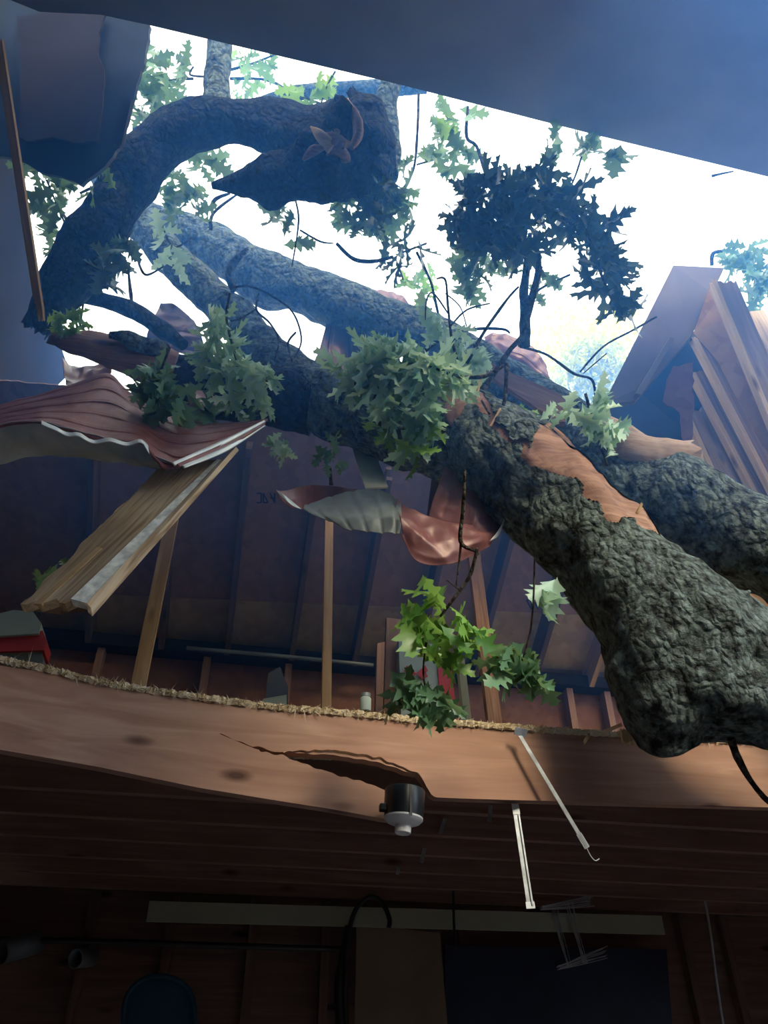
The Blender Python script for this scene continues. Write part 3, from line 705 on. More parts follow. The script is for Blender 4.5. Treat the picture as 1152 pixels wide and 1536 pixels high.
patch('grey_underside', [[(450, 758, 3.45), (490, 744, 3.55), (530, 735, 3.6), (570, 734, 3.6), (602, 750, 3.5)], [(470, 772, 3.4), (505, 768, 3.42), (540, 766, 3.42), (575, 766, 3.4), (602, 772, 3.35)], [(492, 784, 3.4), (520, 792, 3.35), (550, 796, 3.32), (578, 796, 3.3), (600, 798, 3.3)]], [M['primer'], M['red2']], t, crumple=.012, rib=.008, ribn=5, ribdir='u')
patch('red_lobe', [[(596, 744, 3.5), (630, 768, 3.45), (665, 778, 3.45), (705, 785, 3.5), (754, 782, 3.6)], [(600, 772, 3.35), (630, 800, 3.3), (665, 808, 3.3), (705, 806, 3.35), (748, 796, 3.5)], [(604, 800, 3.3), (622, 838, 3.25), (660, 847, 3.25), (700, 838, 3.3), (736, 818, 3.42)]], [M['red2'], M['primer']], t, crumple=.018, seed=3)
patch('red_tip', [[(414, 735, 3.4), (432, 733, 3.45), (470, 727, 3.6), (520, 731, 3.7), (566, 735, 3.72)], [(425, 752, 3.38), (445, 750, 3.42), (475, 744, 3.6), (525, 738, 3.68), (566, 738, 3.7)], [(440, 762, 3.4), (456, 762, 3.44), (480, 756, 3.6), (528, 744, 3.66), (566, 742, 3.7)]], [M['red2'], M['primer']], t, crumple=.01)
patch('bright_lip', [[(414, 734, 3.37), (428, 744, 3.36), (450, 762, 3.38)], [(420, 742, 3.36), (436, 757, 3.35), (452, 764, 3.38)]], M['trimw'], t, nv=4)
r8 = random.Random(9)
for k in range(26):
    x = 505+r8.random()*70; y = 745+r8.random()*38; q = D(x, y, 3.3)
# bent flap behind the curled sheet, at the foot of the trunk
t = empty('red_roof_flap', D(710, 760, 3.7), 'bent red metal flap hanging beneath the broken trunk end', 'roof sheet')
patch('flap_face', [[(668, 700, 3.70), (690, 708, 3.70), (712, 712, 3.70), (736, 745, 3.65), (752, 778, 3.60)], [(650, 745, 3.65), (685, 750, 3.60), (712, 760, 3.55), (736, 776, 3.55), (752, 788, 3.55)], [(640, 780, 3.60), (670, 786, 3.55), (700, 792, 3.50), (728, 802, 3.45), (744, 808, 3.45)]], [M['red2'], M['primer']], t, crumple=.01, rib=.008, ribn=3, ribdir='u')
patch('bright_fold', [[(745, 800, 3.43), (752, 788, 3.45), (757, 778, 3.47)], [(734, 812, 3.41), (746, 806, 3.43), (752, 794, 3.45)]], M['trimw'], t, nv=4)
def scrap(rows, label, **k):
    o = patch('roof_sheet_scrap', rows, [M['red2'], M['primer']], None, **k); return tag(o, label, 'roof sheet')
scrap([[(240, 452, 4.9), (262, 456, 4.9), (290, 478, 4.8)], [(228, 480, 4.85), (255, 490, 4.8), (300, 500, 4.7)], [(215, 512, 4.8), (250, 520, 4.75), (310, 545, 4.6)]], 'upright bent red metal scrap standing behind the thin dark bough on the left', crumple=.018, rib=.012, ribn=3, ribdir='v')
scrap([[(95, 535, 4.2), (115, 548, 4.3), (165, 540, 4.2)], [(98, 555, 4.1), (118, 568, 4.1), (165, 556, 4.1)], [(98, 575, 4.0), (130, 577, 4.0), (150, 570, 4.0)]], 'small crumpled red metal scrap under the bare stub log at the left', crumple=.018)
scrap([[(280, 572, 3.9), (310, 588, 3.9), (338, 596, 3.9)], [(282, 600, 3.8), (305, 610, 3.8), (330, 606, 3.8)], [(285, 622, 3.8), (298, 630, 3.8), (315, 618, 3.8)]], 'crumpled pinkish metal scrap among leaves above the drooping red sheet', crumple=.018)
scrap([[(508, 430, 5.2), (560, 432, 5.2), (600, 440, 5.2), (616, 462, 5.1)], [(520, 450, 5.1), (560, 455, 5.1), (595, 465, 5.1), (612, 478, 5.1)], [(530, 470, 5.1), (560, 485, 5.1), (590, 492, 5.1), (610, 490, 5.1)]], 'rolled red metal sheet showing over the top of the mossy limb', crumple=.015, rib=.008, ribn=4, ribdir='u')
scrap([[(490, 482, 4.9), (510, 486, 4.9), (540, 500, 4.9), (570, 520, 4.9)], [(480, 520, 4.8), (508, 525, 4.8), (545, 545, 4.8), (575, 560, 4.8)], [(470, 545, 4.7), (505, 555, 4.7), (545, 575, 4.7), (580, 590, 4.7)]], 'torn dark red metal strips between the two mossy limbs', crumple=.018, rib=.02, ribn=3, ribdir='u')
scrap([[(726, 505, 4.9), (745, 498, 4.9), (790, 512, 4.9), (820, 545, 4.85)], [(735, 530, 4.8), (760, 525, 4.8), (795, 540, 4.8), (826, 570, 4.8)], [(745, 548, 4.8), (775, 555, 4.8), (805, 578, 4.8), (838, 600, 4.8)]], 'folded red metal sheet under the upright twig right of centre', crumple=.018, rib=.015, ribn=3)
o = poly('roof_felt_strip', [D(*q) for q in ((520, 645, 4.2), (552, 650, 4.2), (582, 730, 3.9), (548, 732, 3.9))], .012, M['primer2']); tag(o, 'pale grey-green board hanging down to the curled sheet in the middle', 'board')
o = poly('hung_panel', [D(*q) for q in ((655, 660, 4.3), (700, 690, 4.2), (690, 790, 3.95), (640, 775, 4.0))], .012, M['osbred']); tag(o, 'dark reddish board hanging behind the leaf mass at centre', 'board')

# ------------------------------------------------------------------ right: broken roof section
t = empty('broken_roof_section', D(1000, 500, 4.6), 'grey-brown roof panel tipped up against the sky at the right', 'roof panel')
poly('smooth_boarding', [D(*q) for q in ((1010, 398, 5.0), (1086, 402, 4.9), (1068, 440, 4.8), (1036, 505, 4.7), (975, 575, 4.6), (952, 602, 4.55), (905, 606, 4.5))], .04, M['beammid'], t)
poly('inner_rib', [D(*q) for q in ((1005, 505, 4.66), (1012, 508, 4.66), (962, 592, 4.5), (954, 590, 4.5))], .03, M['beammid'], t)
o = poly('shade_sheet', [D(*q) for q in ((890, 600, 4.9), (960, 590, 4.9), (1035, 500, 4.9), (1100, 470, 5.0), (1120, 720, 4.7), (1020, 700, 4.7), (900, 680, 4.75))], .02, M['navy']); tag(o, 'blue-black sheet added for the shade in the gap under the tipped roof panel', 'shade sheet')  # dark sheet standing in for the shade of the open gap
o = poly('ragged_plywood', [D(*q) for q in ((1010, 548, 4.6), (1040, 545, 4.6), (1040, 720, 4.4), (1022, 655, 4.5), (1018, 620, 4.55), (995, 600, 4.55), (1000, 570, 4.6))], .012, M['osbred'], jag=.008); tag(o, 'ragged reddish plywood flap at the gap beside the rafters on the right', 'plywood')
o = poly('strand_board_panel', [D(*q) for q in ((1066, 425, 4.75), (1090, 430, 4.75), (1360, 900, 3.8), (1300, 960, 3.8), (1075, 540, 4.6), (1040, 500, 4.7))], .012, M['osb']); tag(o, 'orange strand board sheathing behind the outermost pale rafter at the right', 'sheathing')
third = None
def rafter_right(e, d0, d1, wpx, label, m='pine'):
    (x0_, y0_), (x1_, y1_) = e; a = D(x0_, y0_, d0); k = 1.9; x1_ = x0_+(x1_-x0_)*k; y1_ = y0_+(y1_-y0_)*k; b = D(x1_, y1_, d1)
    tt = empty('broken_rafter', a, label, 'rafter', 'broken rafters at the right')
    ax = (b-a).normalized(); wv = (RT*.86+UP*.25+FW*.30); wv = (wv-ax*wv.dot(ax)).normalized(); W = wpx*4.4/F/.9
    th = .04; n_ = ax.cross(wv).normalized()
    if n_.dot(FW) < 0: n_ = -n_
    board('face', a+wv*W/2, b+wv*W/2, wv, W, th, M['dusty'], tt, (.04, 0))
    ev = (-wv*.35 + n_*1).normalized()
    board('lit_edge', a-wv*.012-n_*.004, b-wv*.012-n_*.004, n_, th*1.1, .03, M['split'], tt, (.05, 0))  # paler wood paints the light falling on this edge
    return tt
rafter_right(((1070, 424), (1152, 622)), 4.6, 4.0, 34, 'outermost grey-tan broken rafter at the right with its top end splintered', 'pine')
rafter_right(((1040, 507), (1146, 712)), 4.7, 4.1, 46, 'second broken rafter at the right, purple-brown face')
third = rafter_right(((1038, 560), (1122, 722)), 4.72, 4.2, 44, 'third broken rafter at the right with dark stamped marks')
rafter_right(((1026, 614), (1072, 716)), 4.72, 4.3, 42, 'innermost short broken rafter nearest the dark gap')
o = board('back_rafter', D(1130, 470, 4.9), D(1230, 640, 4.4), RT, .12, .04, M['oldboard']); tag(o, 'far yellowish rafter behind the outermost one at the right edge', 'rafter')
fc = bpy.data.curves.new('stamp', 'FONT'); fc.body = 'OMUI'; fc.size = .075; fc.extrude = .0004; fc.align_x = 'CENTER'; fc.align_y = 'CENTER'
st = bpy.data.objects.new('stamp', fc); fc.materials.append(M['ink']); COL.objects.link(st)
host = third; fo = [q for q in host.children if q.name.startswith('face')][0]; wm = PMW(fo)
ctr = Vector(D(1092, 668, 4.3)); lm = wm.inverted() @ ctr; side = -1 if (wm.inverted() @ CAM).y < 0 else 1
me_ = bpy.data.meshes.new_from_object(st); bpy.data.objects.remove(st); st = bpy.data.objects.new('stamp', me_); COL.objects.link(st); tag(st, 'dark stamped letters')
st.parent = fo; rm = Matrix(((1, 0, 0), (0, 0, side), (0, 1, 0))).transposed() if False else None
st.matrix_local = Matrix.Translation((lm.x, side*(.02+.0015), lm.z)) @ (Matrix.Rotation(R(90), 4, 'X') if side < 0 else Matrix.Rotation(R(180), 4, 'Z') @ Matrix.Rotation(R(90), 4, 'X'))
t = empty('sheathing_below_limb', D(1100, 870, 4.4), 'orange sheathing with pale rafter edges below the rear limb at the right', 'sheathing')
poly('sheet', [D(*q) for q in ((1010, 800, 4.5), (1200, 860, 4.1), (1200, 960, 4.0), (1030, 880, 4.4))], .014, M['osb'], t)
for q in (((1045, 838), (1095, 905)), ((1072, 850), (1112, 912)), ((1100, 866), (1150, 925))): board('rafter_edge', D(*q[0], 4.3), D(*q[1], 4.1), RT, .035, .04, M['pine'], t)

# splintered timbers
o = qf = None
t = empty('splintered_plank', D(800, 575, 4.1), 'long splintered brown plank lying across the limb right of centre', 'plank')
qface('plank_face', ((705, 530, 4.3), (860, 600, 4.0)), ((712, 548, 4.25), (838, 634, 3.95)), M['torn'], .04, jl=.01, js=.08)
t = empty('splintered_log', D(980, 670, 3.9), 'bent splintered log of bare tan wood above the rear limb', 'log')
limb('bare_log', [(895, 630, 3.9, 12), (925, 655, 3.9, 24), (960, 678, 3.9, 26), (1000, 684, 3.9, 24), (1026, 682, 3.9, 18)], M['logwood'], t, 20, .14, 7, tip=(False, True))
limb('bark_shred', [(950, 700, 3.85, 8), (985, 702, 3.85, 10), (1020, 700, 3.85, 6)], M['bark2'], t, 12, .2)

# ------------------------------------------------------------------ the fallen oak
def split_faces(bm, fn):
    other = bmesh.new(); uv0 = bm.loops.layers.uv.verify(); uv1 = other.loops.layers.uv.verify(); mp_ = {}; kill = []
    for f in bm.faces:
        if fn(f.calc_center_median(), f.normal):
            nv = []
            for v in f.verts:
                if v.index not in mp_: mp_[v.index] = other.verts.new(v.co)
                nv.append(mp_[v.index])
            nf = other.faces.new(nv)
            for a_, b_ in zip(nf.loops, f.loops): a_[uv1].uv = b_[uv0].uv
            kill.append(f)
    bmesh.ops.delete(bm, geom=kill, context='FACES'); return other
def inpoly(x, y, P):
    r_ = False
    for i in range(len(P)):
        (xa, ya), (xb, yb) = P[i], P[i-1]
        if (ya > y) != (yb > y) and x < (xb-xa)*(y-ya)/(yb-ya)+xa: r_ = not r_
    return r_
t = empty('broken_oak_trunk', D(900, 850, 3.1), 'thick broken oak trunk with rough dark bark leaning onto the floor joists at right', 'tree trunk')
bm = bmesh.new()
W = [(D(x, y, d), r*d/F) for x, y, d, r in cat([(690, 600, 3.95, 30), (722, 650, 3.8, 62), (778, 702, 3.65, 78), (845, 766, 3.45, 80), (914, 840, 3.25, 84), (984, 912, 3.05, 94), (1050, 982, 2.95, 112), (1120, 1010, 2.9, 104), (1210, 1015, 2.85, 100), (1330, 1015, 2.8, 104), (1500, 1020, 2.78, 106), (1750, 1030, 2.75, 110)], 40)]
tube_into(bm, W, 150, .10, 5, (True, False), 2)
W = [(D(x, y, d), r*d/F) for x, y, d, r in cat([(985, 920, 3.0, 78), (994, 1000, 2.9, 82), (1000, 1060, 2.84, 72), (1004, 1100, 2.82, 54), (1006, 1118, 2.82, 42), (1008, 1128, 2.82, 22)], 16)]
tube_into(bm, W, 90, .10, 6, (False, False), 5)
bm.verts.index_update(); bm.normal_update()
WP = [(640, 560), (720, 585), (748, 622), (790, 668), (806, 640), (830, 618), (870, 620), (1010, 790), (985, 800), (958, 785), (925, 788), (880, 745), (862, 715), (835, 712), (800, 700), (760, 655), (712, 600), (680, 640)]
def torn(c_, n_):
    x, y, d_ = pix(c_); x += 14*noise.noise(c_*14); y += 14*noise.noise(c_*14+Vector((3, 3, 3)))
    return n_.dot(c_-CAM) < .15 and inpoly(x, y, WP)
o2 = split_faces(bm, torn)
finish('bark', bm, M['bark'], t)
for v in o2.verts: v.co += FW*.018+Vector((0, 0, .02*noise.noise(v.co*12)))
finish('torn_wood', o2, M['torn'], t)
for k, (x, y, ang, L) in enumerate(((735, 640, -60, .10), (760, 655, -45, .13), (700, 596, -110, .1), (715, 600, -80, .12), (1030, 880, -70, .05), (955, 770, -60, .05))):
    a = D(x, y, 3.55 if x < 900 else 3.1); b = a+(RT*math.cos(R(ang))-UP*math.sin(R(ang)))*L
    board('splinter', a, b, FW, .02, .008, M['split'], t, (0, .05))
t = empty('rear_oak_limb', D(800, 600, 4.2), 'long mossy oak limb running from upper left behind the broken trunk to the right edge', 'tree limb')
limb('bark', [(205, 318, 5.6, 22), (250, 340, 5.5, 26), (300, 358, 5.4, 30), (345, 385, 5.3, 36), (400, 418, 5.15, 40), (450, 432, 5.05, 38), (510, 460, 4.95, 38), (580, 486, 4.85, 36), (650, 508, 4.75, 34), (715, 545, 4.6, 36), (780, 590, 4.45, 40), (850, 640, 4.25, 46), (940, 720, 4.0, 56), (1040, 762, 3.8, 66), (1120, 810, 3.65, 72), (1240, 870, 3.5, 78), (1420, 960, 3.3, 80), (1700, 1040, 3.2, 84)], M['bark'], t, 64, .10, 5, 34, (True, False), 3)
t = empty('lower_oak_limb', D(480, 560, 4.3), 'mossy oak limb running from upper left down into the dark crotch at centre', 'tree limb')
limb('bark', [(150, 262, 5.3, 18), (175, 300, 5.25, 22), (215, 345, 5.15, 25), (265, 395, 5.0, 27), (320, 445, 4.8, 29), (370, 500, 4.6, 33), (415, 555, 4.4, 40), (480, 600, 4.2, 50), (560, 630, 4.1, 56), (640, 650, 4.0, 60), (720, 690, 3.95, 50)], M['bark'], t, 56, .10, 6, 30, (True, False), 8)
limb('side_bough', [(215, 548, 4.1, 26), (260, 560, 4.15, 34), (320, 580, 4.2, 40), (390, 592, 4.2, 46), (470, 605, 4.2, 50)], M['bark2'], t, 40, .12, 6, 20)
limb('broken_spur', [(352, 438, 4.62, 5), (343, 415, 4.6, 5), (350, 395, 4.6, 6), (372, 372, 4.6, 2.5)], M['twig'], t, 10)
t = empty('forked_dark_limb', D(300, 220, 4.3), 'thick dark oak limb arching across the upper left and ending in a splintered stump', 'tree limb')
limb('bark', [(62, 478, 4.3, 20), (90, 432, 4.3, 36), (130, 370, 4.3, 38), (180, 300, 4.3, 38), (222, 235, 4.3, 42), (275, 192, 4.3, 38), (340, 182, 4.3, 33), (400, 188, 4.3, 36), (460, 205, 4.3, 46), (515, 218, 4.3, 56), (552, 225, 4.3, 52), (580, 240, 4.3, 30)], M['bark2'], t, 56, .11, 6, 26, (True, False), 4)
limb('splintered_tongue', [(535, 215, 4.15, 60), (490, 245, 4.1, 56), (440, 262, 4.1, 44), (400, 272, 4.1, 34), (360, 275, 4.1, 16), (318, 279, 4.1, 4)], M['bark2'], t, 40, .22, 7, 16)
limb('broken_knob', [(530, 250, 4.2, 50), (548, 205, 4.2, 46), (545, 165, 4.2, 28), (530, 140, 4.2, 8)], M['bark2'], t, 30, .2, 8, 12, (False, True))
patch('torn_wood', [[(484, 176, 4.0), (505, 166, 3.9), (530, 172, 3.95)], [(482, 198, 3.9), (505, 196, 3.82), (536, 198, 3.9)], [(486, 222, 3.86), (508, 226, 3.82), (528, 214, 3.9)]], M['torn'], t, th=.03, crumple=.10, nu=20, nv=20)
limb('torn_ridge', [(520, 150, 4.0, 3), (533, 172, 3.95, 7), (538, 200, 3.9, 7), (526, 222, 3.85, 4)], M['torn'], t, 8, .3)
limb('torn_ridge', [(455, 240, 3.9, 2), (470, 226, 3.87, 6), (486, 222, 3.86, 3)], M['torn'], t, 8, .3)
limb('raised_splinter', [(498, 224, 3.86, 9), (482, 205, 3.86, 7), (466, 190, 3.88, 1)], M['split'], t, 8, .3)
limb('upright_bough', [(322, 190, 4.35, 26), (325, 145, 4.4, 21), (327, 100, 4.5, 19), (330, 40, 4.6, 20), (335, -60, 4.8, 20)], M['bark'], t, 30, .1, 8, 14)
limb('stub_bough', [(575, 260, 4.35, 24), (582, 220, 4.4, 20), (578, 175, 4.45, 17), (585, 120, 4.5, 16), (590, 60, 4.6, 15)], M['bark'], t, 24, .12, 8, 12)
t = empty('bare_stub_log', D(160, 525, 4.0), 'reddish barkless stub log with a patch of moss at the left', 'log')
limb('bare_wood', [(85, 508, 3.95, 10), (112, 514, 3.95, 18), (160, 524, 4.0, 24), (215, 540, 4.05, 30), (260, 556, 4.1, 32)], M['torn'], t, 24, .12, 7, 12, (True, False))
limb('moss_patch', [(165, 502, 3.92, 6), (190, 506, 3.92, 12), (220, 518, 3.95, 13), (250, 528, 4.0, 10)], M['bark'], t, 16, .3, 9)
o = limb('thin_dark_bough', [(118, 446, 4.5, 8), (150, 449, 4.5, 11), (190, 462, 4.45, 12), (235, 488, 4.4, 13), (275, 518, 4.3, 9)], M['bark2'], None, 16, .12); tag(o, 'thin dark bough crossing the sky gap left of the lower limb', 'branch')
o = limb('green_bough', [(380, 158, 5.3, 7), (440, 140, 5.3, 10), (500, 135, 5.3, 11), (570, 132, 5.3, 12), (640, 130, 5.3, 10)], M['bark'], None, 14, .1); tag(o, 'straight greenish bough showing behind the stump just under the roof edge', 'branch')
o = limb('broken_branch_end', [(135, 270, 5.4, 14), (165, 245, 5.4, 18), (176, 230, 5.4, 14)], M['bark'], None, 20, .15); tag(o, 'short lichen-covered branch end under the torn roof panel at the left', 'branch')
o = limb('second_branch_end', [(200, 192, 5.5, 5), (225, 197, 5.5, 5)], M['bark2'], None, 10, .1); tag(o, 'small dark branch piece between the torn panel and the arching limb', 'branch')

# ------------------------------------------------------------------ sprays of leaves
def spray(name, label, blobs, d, n, m, twigs=(), size=.15, droop=.6, curly=1.0, seed=0, dj=.25):
    t = empty(name, D(blobs[0][0], blobs[0][1], d), label, 'leaves')
    foliage('foliage', blobs, d, n, M[m], t, size, droop, curly, seed, dj)
    for q in twigs: limb('twig', [(x, y, d, r) for x, y, r in q], M['twig'], t, 7, .12, 12, 6)
    return t
spray('oak_leaf_spray', 'grey-green oak leaf spray hanging before the sky at the top left beside the torn panel', [(228, 100, 38), (212, 140, 42), (250, 140, 40), (230, 175, 34), (275, 95, 20), (190, 135, 20)], 4.5, 80, 'leaf_m', [[(290, 118, 2), (260, 120, 2), (235, 130, 2)], [(305, 115, 1.5), (285, 112, 1.5), (290, 100, 1.5)]], seed=1)
spray('oak_leaf_spray', 'dim green leaves under the torn roof panel at the far left', [(60, 250, 34), (80, 290, 32), (70, 320, 24), (105, 275, 16)], 4.2, 46, 'leaf_m', [[(70, 270, 1.5), (100, 340, 1.5), (118, 360, 1.5)]], seed=2)
spray('oak_leaf_spray', 'small leaves between the left lath and the arching dark limb', [(75, 350, 18), (85, 385, 18), (100, 385, 14), (65, 320, 16)], 4.5, 26, 'leaf_m', [[(90, 310, 1.3), (110, 345, 1.6), (122, 352, 1.6), (128, 372, 1)]], size=.12, seed=3)
spray('oak_leaf_spray', 'lone bright leaves at the crook above the sky gap on the left', [(155, 258, 16), (138, 290, 14)], 4.2, 5, 'leaf_b', [[(120, 290, 2), (150, 278, 2), (172, 283, 1.5)]], seed=4)
spray('oak_leaf_spray', 'leaf cluster hanging in the curve of the arching limb', [(310, 245, 26), (265, 270, 24), (285, 295, 26), (250, 300, 18), (300, 320, 20)], 4.7, 48, 'leaf_m', [[(318, 320, 2.5), (322, 300, 3), (345, 290, 1.5)], [(316, 345, 3), (320, 320, 2.5), (355, 292, 1.5)]], seed=5)
spray('oak_leaf_spray', 'leaves dangling beside the upper mossy limbs under the arch', [(255, 375, 22), (265, 395, 16), (240, 340, 14)], 4.6, 12, 'leaf_g', [[(240, 330, 1.5), (260, 370, 1.5), (290, 355, 1.3)]], seed=6)
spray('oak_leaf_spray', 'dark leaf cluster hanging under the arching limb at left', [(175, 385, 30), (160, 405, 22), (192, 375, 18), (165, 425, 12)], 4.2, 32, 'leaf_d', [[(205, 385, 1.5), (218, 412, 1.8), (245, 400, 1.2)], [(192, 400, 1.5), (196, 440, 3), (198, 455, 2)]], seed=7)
spray('oak_leaf_spray', 'sunlit leaves behind the upright bough at the top', [(360, 95, 26), (385, 115, 30), (365, 135, 22), (405, 105, 14)], 5.4, 24, 'leaf_b', [[(345, 105, 2), (380, 95, 1.8), (412, 82, 1.5)], [(345, 118, 2), (400, 120, 2), (440, 140, 1.6)]], seed=8)
spray('oak_leaf_spray', 'bright leaves on the near side of the stump under the roof edge', [(445, 135, 20), (480, 140, 22), (465, 160, 16), (495, 130, 14)], 4.6, 15, 'leaf_b', [[(440, 140, 1.6), (480, 155, 1.6)], [(503, 107, 1.4), (490, 130, 1.4), (480, 160, 1.4)]], seed=9)
spray('oak_leaf_spray', 'wilted leaf string hanging just below the splintered stump', [(415, 325, 22), (435, 345, 14), (442, 370, 12)], 4.3, 12, 'leaf_m', [[(440, 290, 1.5), (448, 330, 1.5), (438, 400, 1)], [(450, 345, 1.5), (480, 362, 1.5), (500, 365, 1)]], seed=10)
spray('oak_leaf_spray', 'dense leaf cluster hanging under the stump at top centre', [(520, 305, 28), (560, 290, 34), (595, 290, 30), (570, 330, 34), (605, 250, 16), (610, 320, 18), (530, 340, 18)], 4.4, 90, 'leaf_m', [[(628, 140, 2), (626, 200, 2), (620, 255, 2), (600, 290, 1.6)], [(505, 365, 2.5), (530, 388, 3), (560, 392, 3), (590, 385, 2.2)]], seed=11)
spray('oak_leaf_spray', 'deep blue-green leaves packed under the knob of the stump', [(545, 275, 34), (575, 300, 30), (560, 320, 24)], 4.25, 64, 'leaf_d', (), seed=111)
spray('oak_leaf_spray', 'curled dark leaves at the bend of the thin twig above the mossy limb', [(605, 372, 22), (630, 372, 14), (600, 400, 20), (580, 385, 12)], 4.4, 14, 'leaf_d', [[(625, 378, 2), (645, 420, 2), (655, 460, 2), (672, 540, 2)], [(640, 365, 1.5), (600, 380, 1.5)]], size=.17, curly=1.5, seed=12)
spray('oak_leaf_spray', 'pale leaves behind the curled dark ones over the rolled red sheet', [(635, 410, 20), (610, 425, 18), (640, 440, 14), (628, 465, 12)], 4.9, 14, 'leaf_b', (), seed=13)
spray('oak_leaf_spray', 'green leaf cluster hanging from the roof edge right of the stump', [(665, 165, 14), (668, 195, 20), (655, 225, 24), (690, 225, 22), (700, 170, 12), (690, 250, 16)], 4.4, 28, 'leaf_m', [[(702, 160, 2), (700, 205, 2.4), (715, 220, 2.4), (728, 260, 2.6)], [(625, 247, 1.5), (650, 240, 1.5)]], seed=14)
spray('oak_leaf_spray', 'single yellow-green sunlit leaf at the top of the cluster below the roof edge', [(664, 190, 10)], 4.3, 3, 'leaf_b', (), seed=15)
spray('oak_leaf_spray', 'leaves poking down from the roof edge at the upper right', [(835, 205, 14), (830, 228, 12), (885, 220, 22), (912, 232, 16), (930, 232, 14)], 4.2, 20, 'leaf_m', [[(875, 225, 1.4), (865, 258, 1.4), (856, 280, 1.2)]], seed=16)
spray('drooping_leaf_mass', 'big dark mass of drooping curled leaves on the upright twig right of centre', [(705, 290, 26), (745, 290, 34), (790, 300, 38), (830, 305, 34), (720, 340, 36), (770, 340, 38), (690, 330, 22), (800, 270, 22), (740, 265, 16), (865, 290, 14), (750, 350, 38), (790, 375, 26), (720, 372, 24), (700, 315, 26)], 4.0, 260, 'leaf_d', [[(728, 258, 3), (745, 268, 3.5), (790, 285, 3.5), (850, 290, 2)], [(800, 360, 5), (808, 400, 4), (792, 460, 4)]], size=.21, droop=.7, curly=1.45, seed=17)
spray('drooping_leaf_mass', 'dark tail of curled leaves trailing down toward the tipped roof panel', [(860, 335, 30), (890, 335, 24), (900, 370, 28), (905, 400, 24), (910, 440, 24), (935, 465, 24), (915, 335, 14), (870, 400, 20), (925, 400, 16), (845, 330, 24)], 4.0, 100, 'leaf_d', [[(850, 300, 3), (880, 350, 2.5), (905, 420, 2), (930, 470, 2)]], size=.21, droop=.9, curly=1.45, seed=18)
spray('oak_leaf_spray', 'mid-green leaves hanging below the dark drooping mass beside its twig', [(705, 385, 26), (715, 415, 28), (700, 435, 18), (740, 385, 22), (755, 410, 16), (820, 415, 16), (805, 450, 12), (690, 410, 16)], 4.3, 44, 'leaf_m', [[(855, 412, 1.8), (820, 428, 2), (800, 440, 2)]], seed=19)
spray('oak_leaf_spray', 'large grey-green wilted leaf mass hanging at the centre', [(555, 545, 34), (600, 540, 40), (580, 580, 40), (625, 575, 42), (600, 620, 32), (640, 620, 26), (620, 655, 22), (650, 560, 32), (540, 570, 24), (680, 570, 26), (520, 560, 18)], 3.5, 240, 'leaf_g', [[(500, 600, 2), (560, 560, 2.5), (640, 540, 2.5)], [(570, 640, 2), (568, 600, 2.5), (600, 580, 2.5)]], size=.21, droop=1.9, curly=1.45, seed=20)
spray('oak_leaf_spray', 'brighter tip leaves dangling below the grey-green leaf mass', [(625, 680, 16), (622, 695, 8), (580, 660, 16), (555, 640, 12), (648, 640, 16)], 3.45, 10, 'leaf_b', (), size=.15, droop=1.4, seed=21)
spray('oak_leaf_spray', 'leaves spread along the rear limb right of the central mass', [(690, 540, 26), (705, 575, 26), (650, 500, 20), (690, 500, 20), (720, 545, 20), (640, 470, 14)], 4.0, 46, 'leaf_g', [[(660, 510, 2), (600, 560, 2)]], seed=22)
spray('oak_leaf_spray', 'bright leaves draped over the side bough left of centre', [(325, 500, 26), (350, 530, 28), (335, 560, 26), (372, 560, 26), (390, 590, 20), (310, 530, 20), (330, 480, 20), (350, 600, 18), (400, 570, 18)], 3.65, 100, 'leaf_g', [[(345, 440, 2), (340, 480, 2), (355, 540, 2)]], size=.18, droop=1.6, curly=1.45, seed=23)
spray('oak_leaf_spray', 'rounded leaf clump hanging over the top of the drooping red sheet', [(235, 560, 26), (225, 590, 26), (250, 590, 26), (235, 615, 18), (265, 610, 14)], 3.5, 60, 'leaf_m', [[(255, 520, 2), (240, 560, 2)]], size=.16, droop=1.4, curly=1.3, seed=24)
spray('oak_leaf_spray', 'dark leaves lying in the shade just above the red sheet tip', [(320, 620, 24), (350, 620, 22), (300, 605, 18), (380, 615, 14)], 3.7, 20, 'leaf_m', (), seed=25)
spray('oak_leaf_spray', 'small sunny leaves at the left end of the bare stub log', [(90, 480, 18), (105, 500, 12), (118, 478, 14), (80, 500, 10)], 3.9, 20, 'leaf_b', [[(125, 455, 1.5), (120, 490, 1.5)]], size=.10, seed=26)
spray('oak_leaf_spray', 'upright bright leaves growing at the torn top of the trunk', [(880, 620, 22), (900, 615, 18), (890, 650, 20), (912, 640, 16), (915, 675, 14), (850, 615, 16), (822, 620, 12), (895, 590, 14)], 3.5, 36, 'leaf_g', [[(912, 700, 2), (895, 650, 2.5), (878, 590, 2)]], size=.14, droop=-.2, seed=27)
spray('oak_leaf_spray', 'few green leaves between trunk end and splintered plank', [(785, 632, 12), (765, 625, 9), (800, 625, 10)], 3.7, 7, 'leaf_b', (), size=.1, seed=28)
spray('hanging_oak_sprig', 'bright green oak sprig hanging in front of the loft opening', [(640, 880, 20), (615, 935, 26), (640, 940, 26), (665, 950, 30), (700, 945, 26), (655, 910, 22), (712, 960, 22), (650, 985, 22), (680, 985, 18)], 2.5, 42, 'leaf_b', [[(716, 822, 2.2), (706, 860, 3), (690, 885, 2.6), (660, 925, 2)], [(690, 885, 1.2), (670, 870, 1)]], size=.125, droop=.5, curly=.7, seed=29, dj=.12)
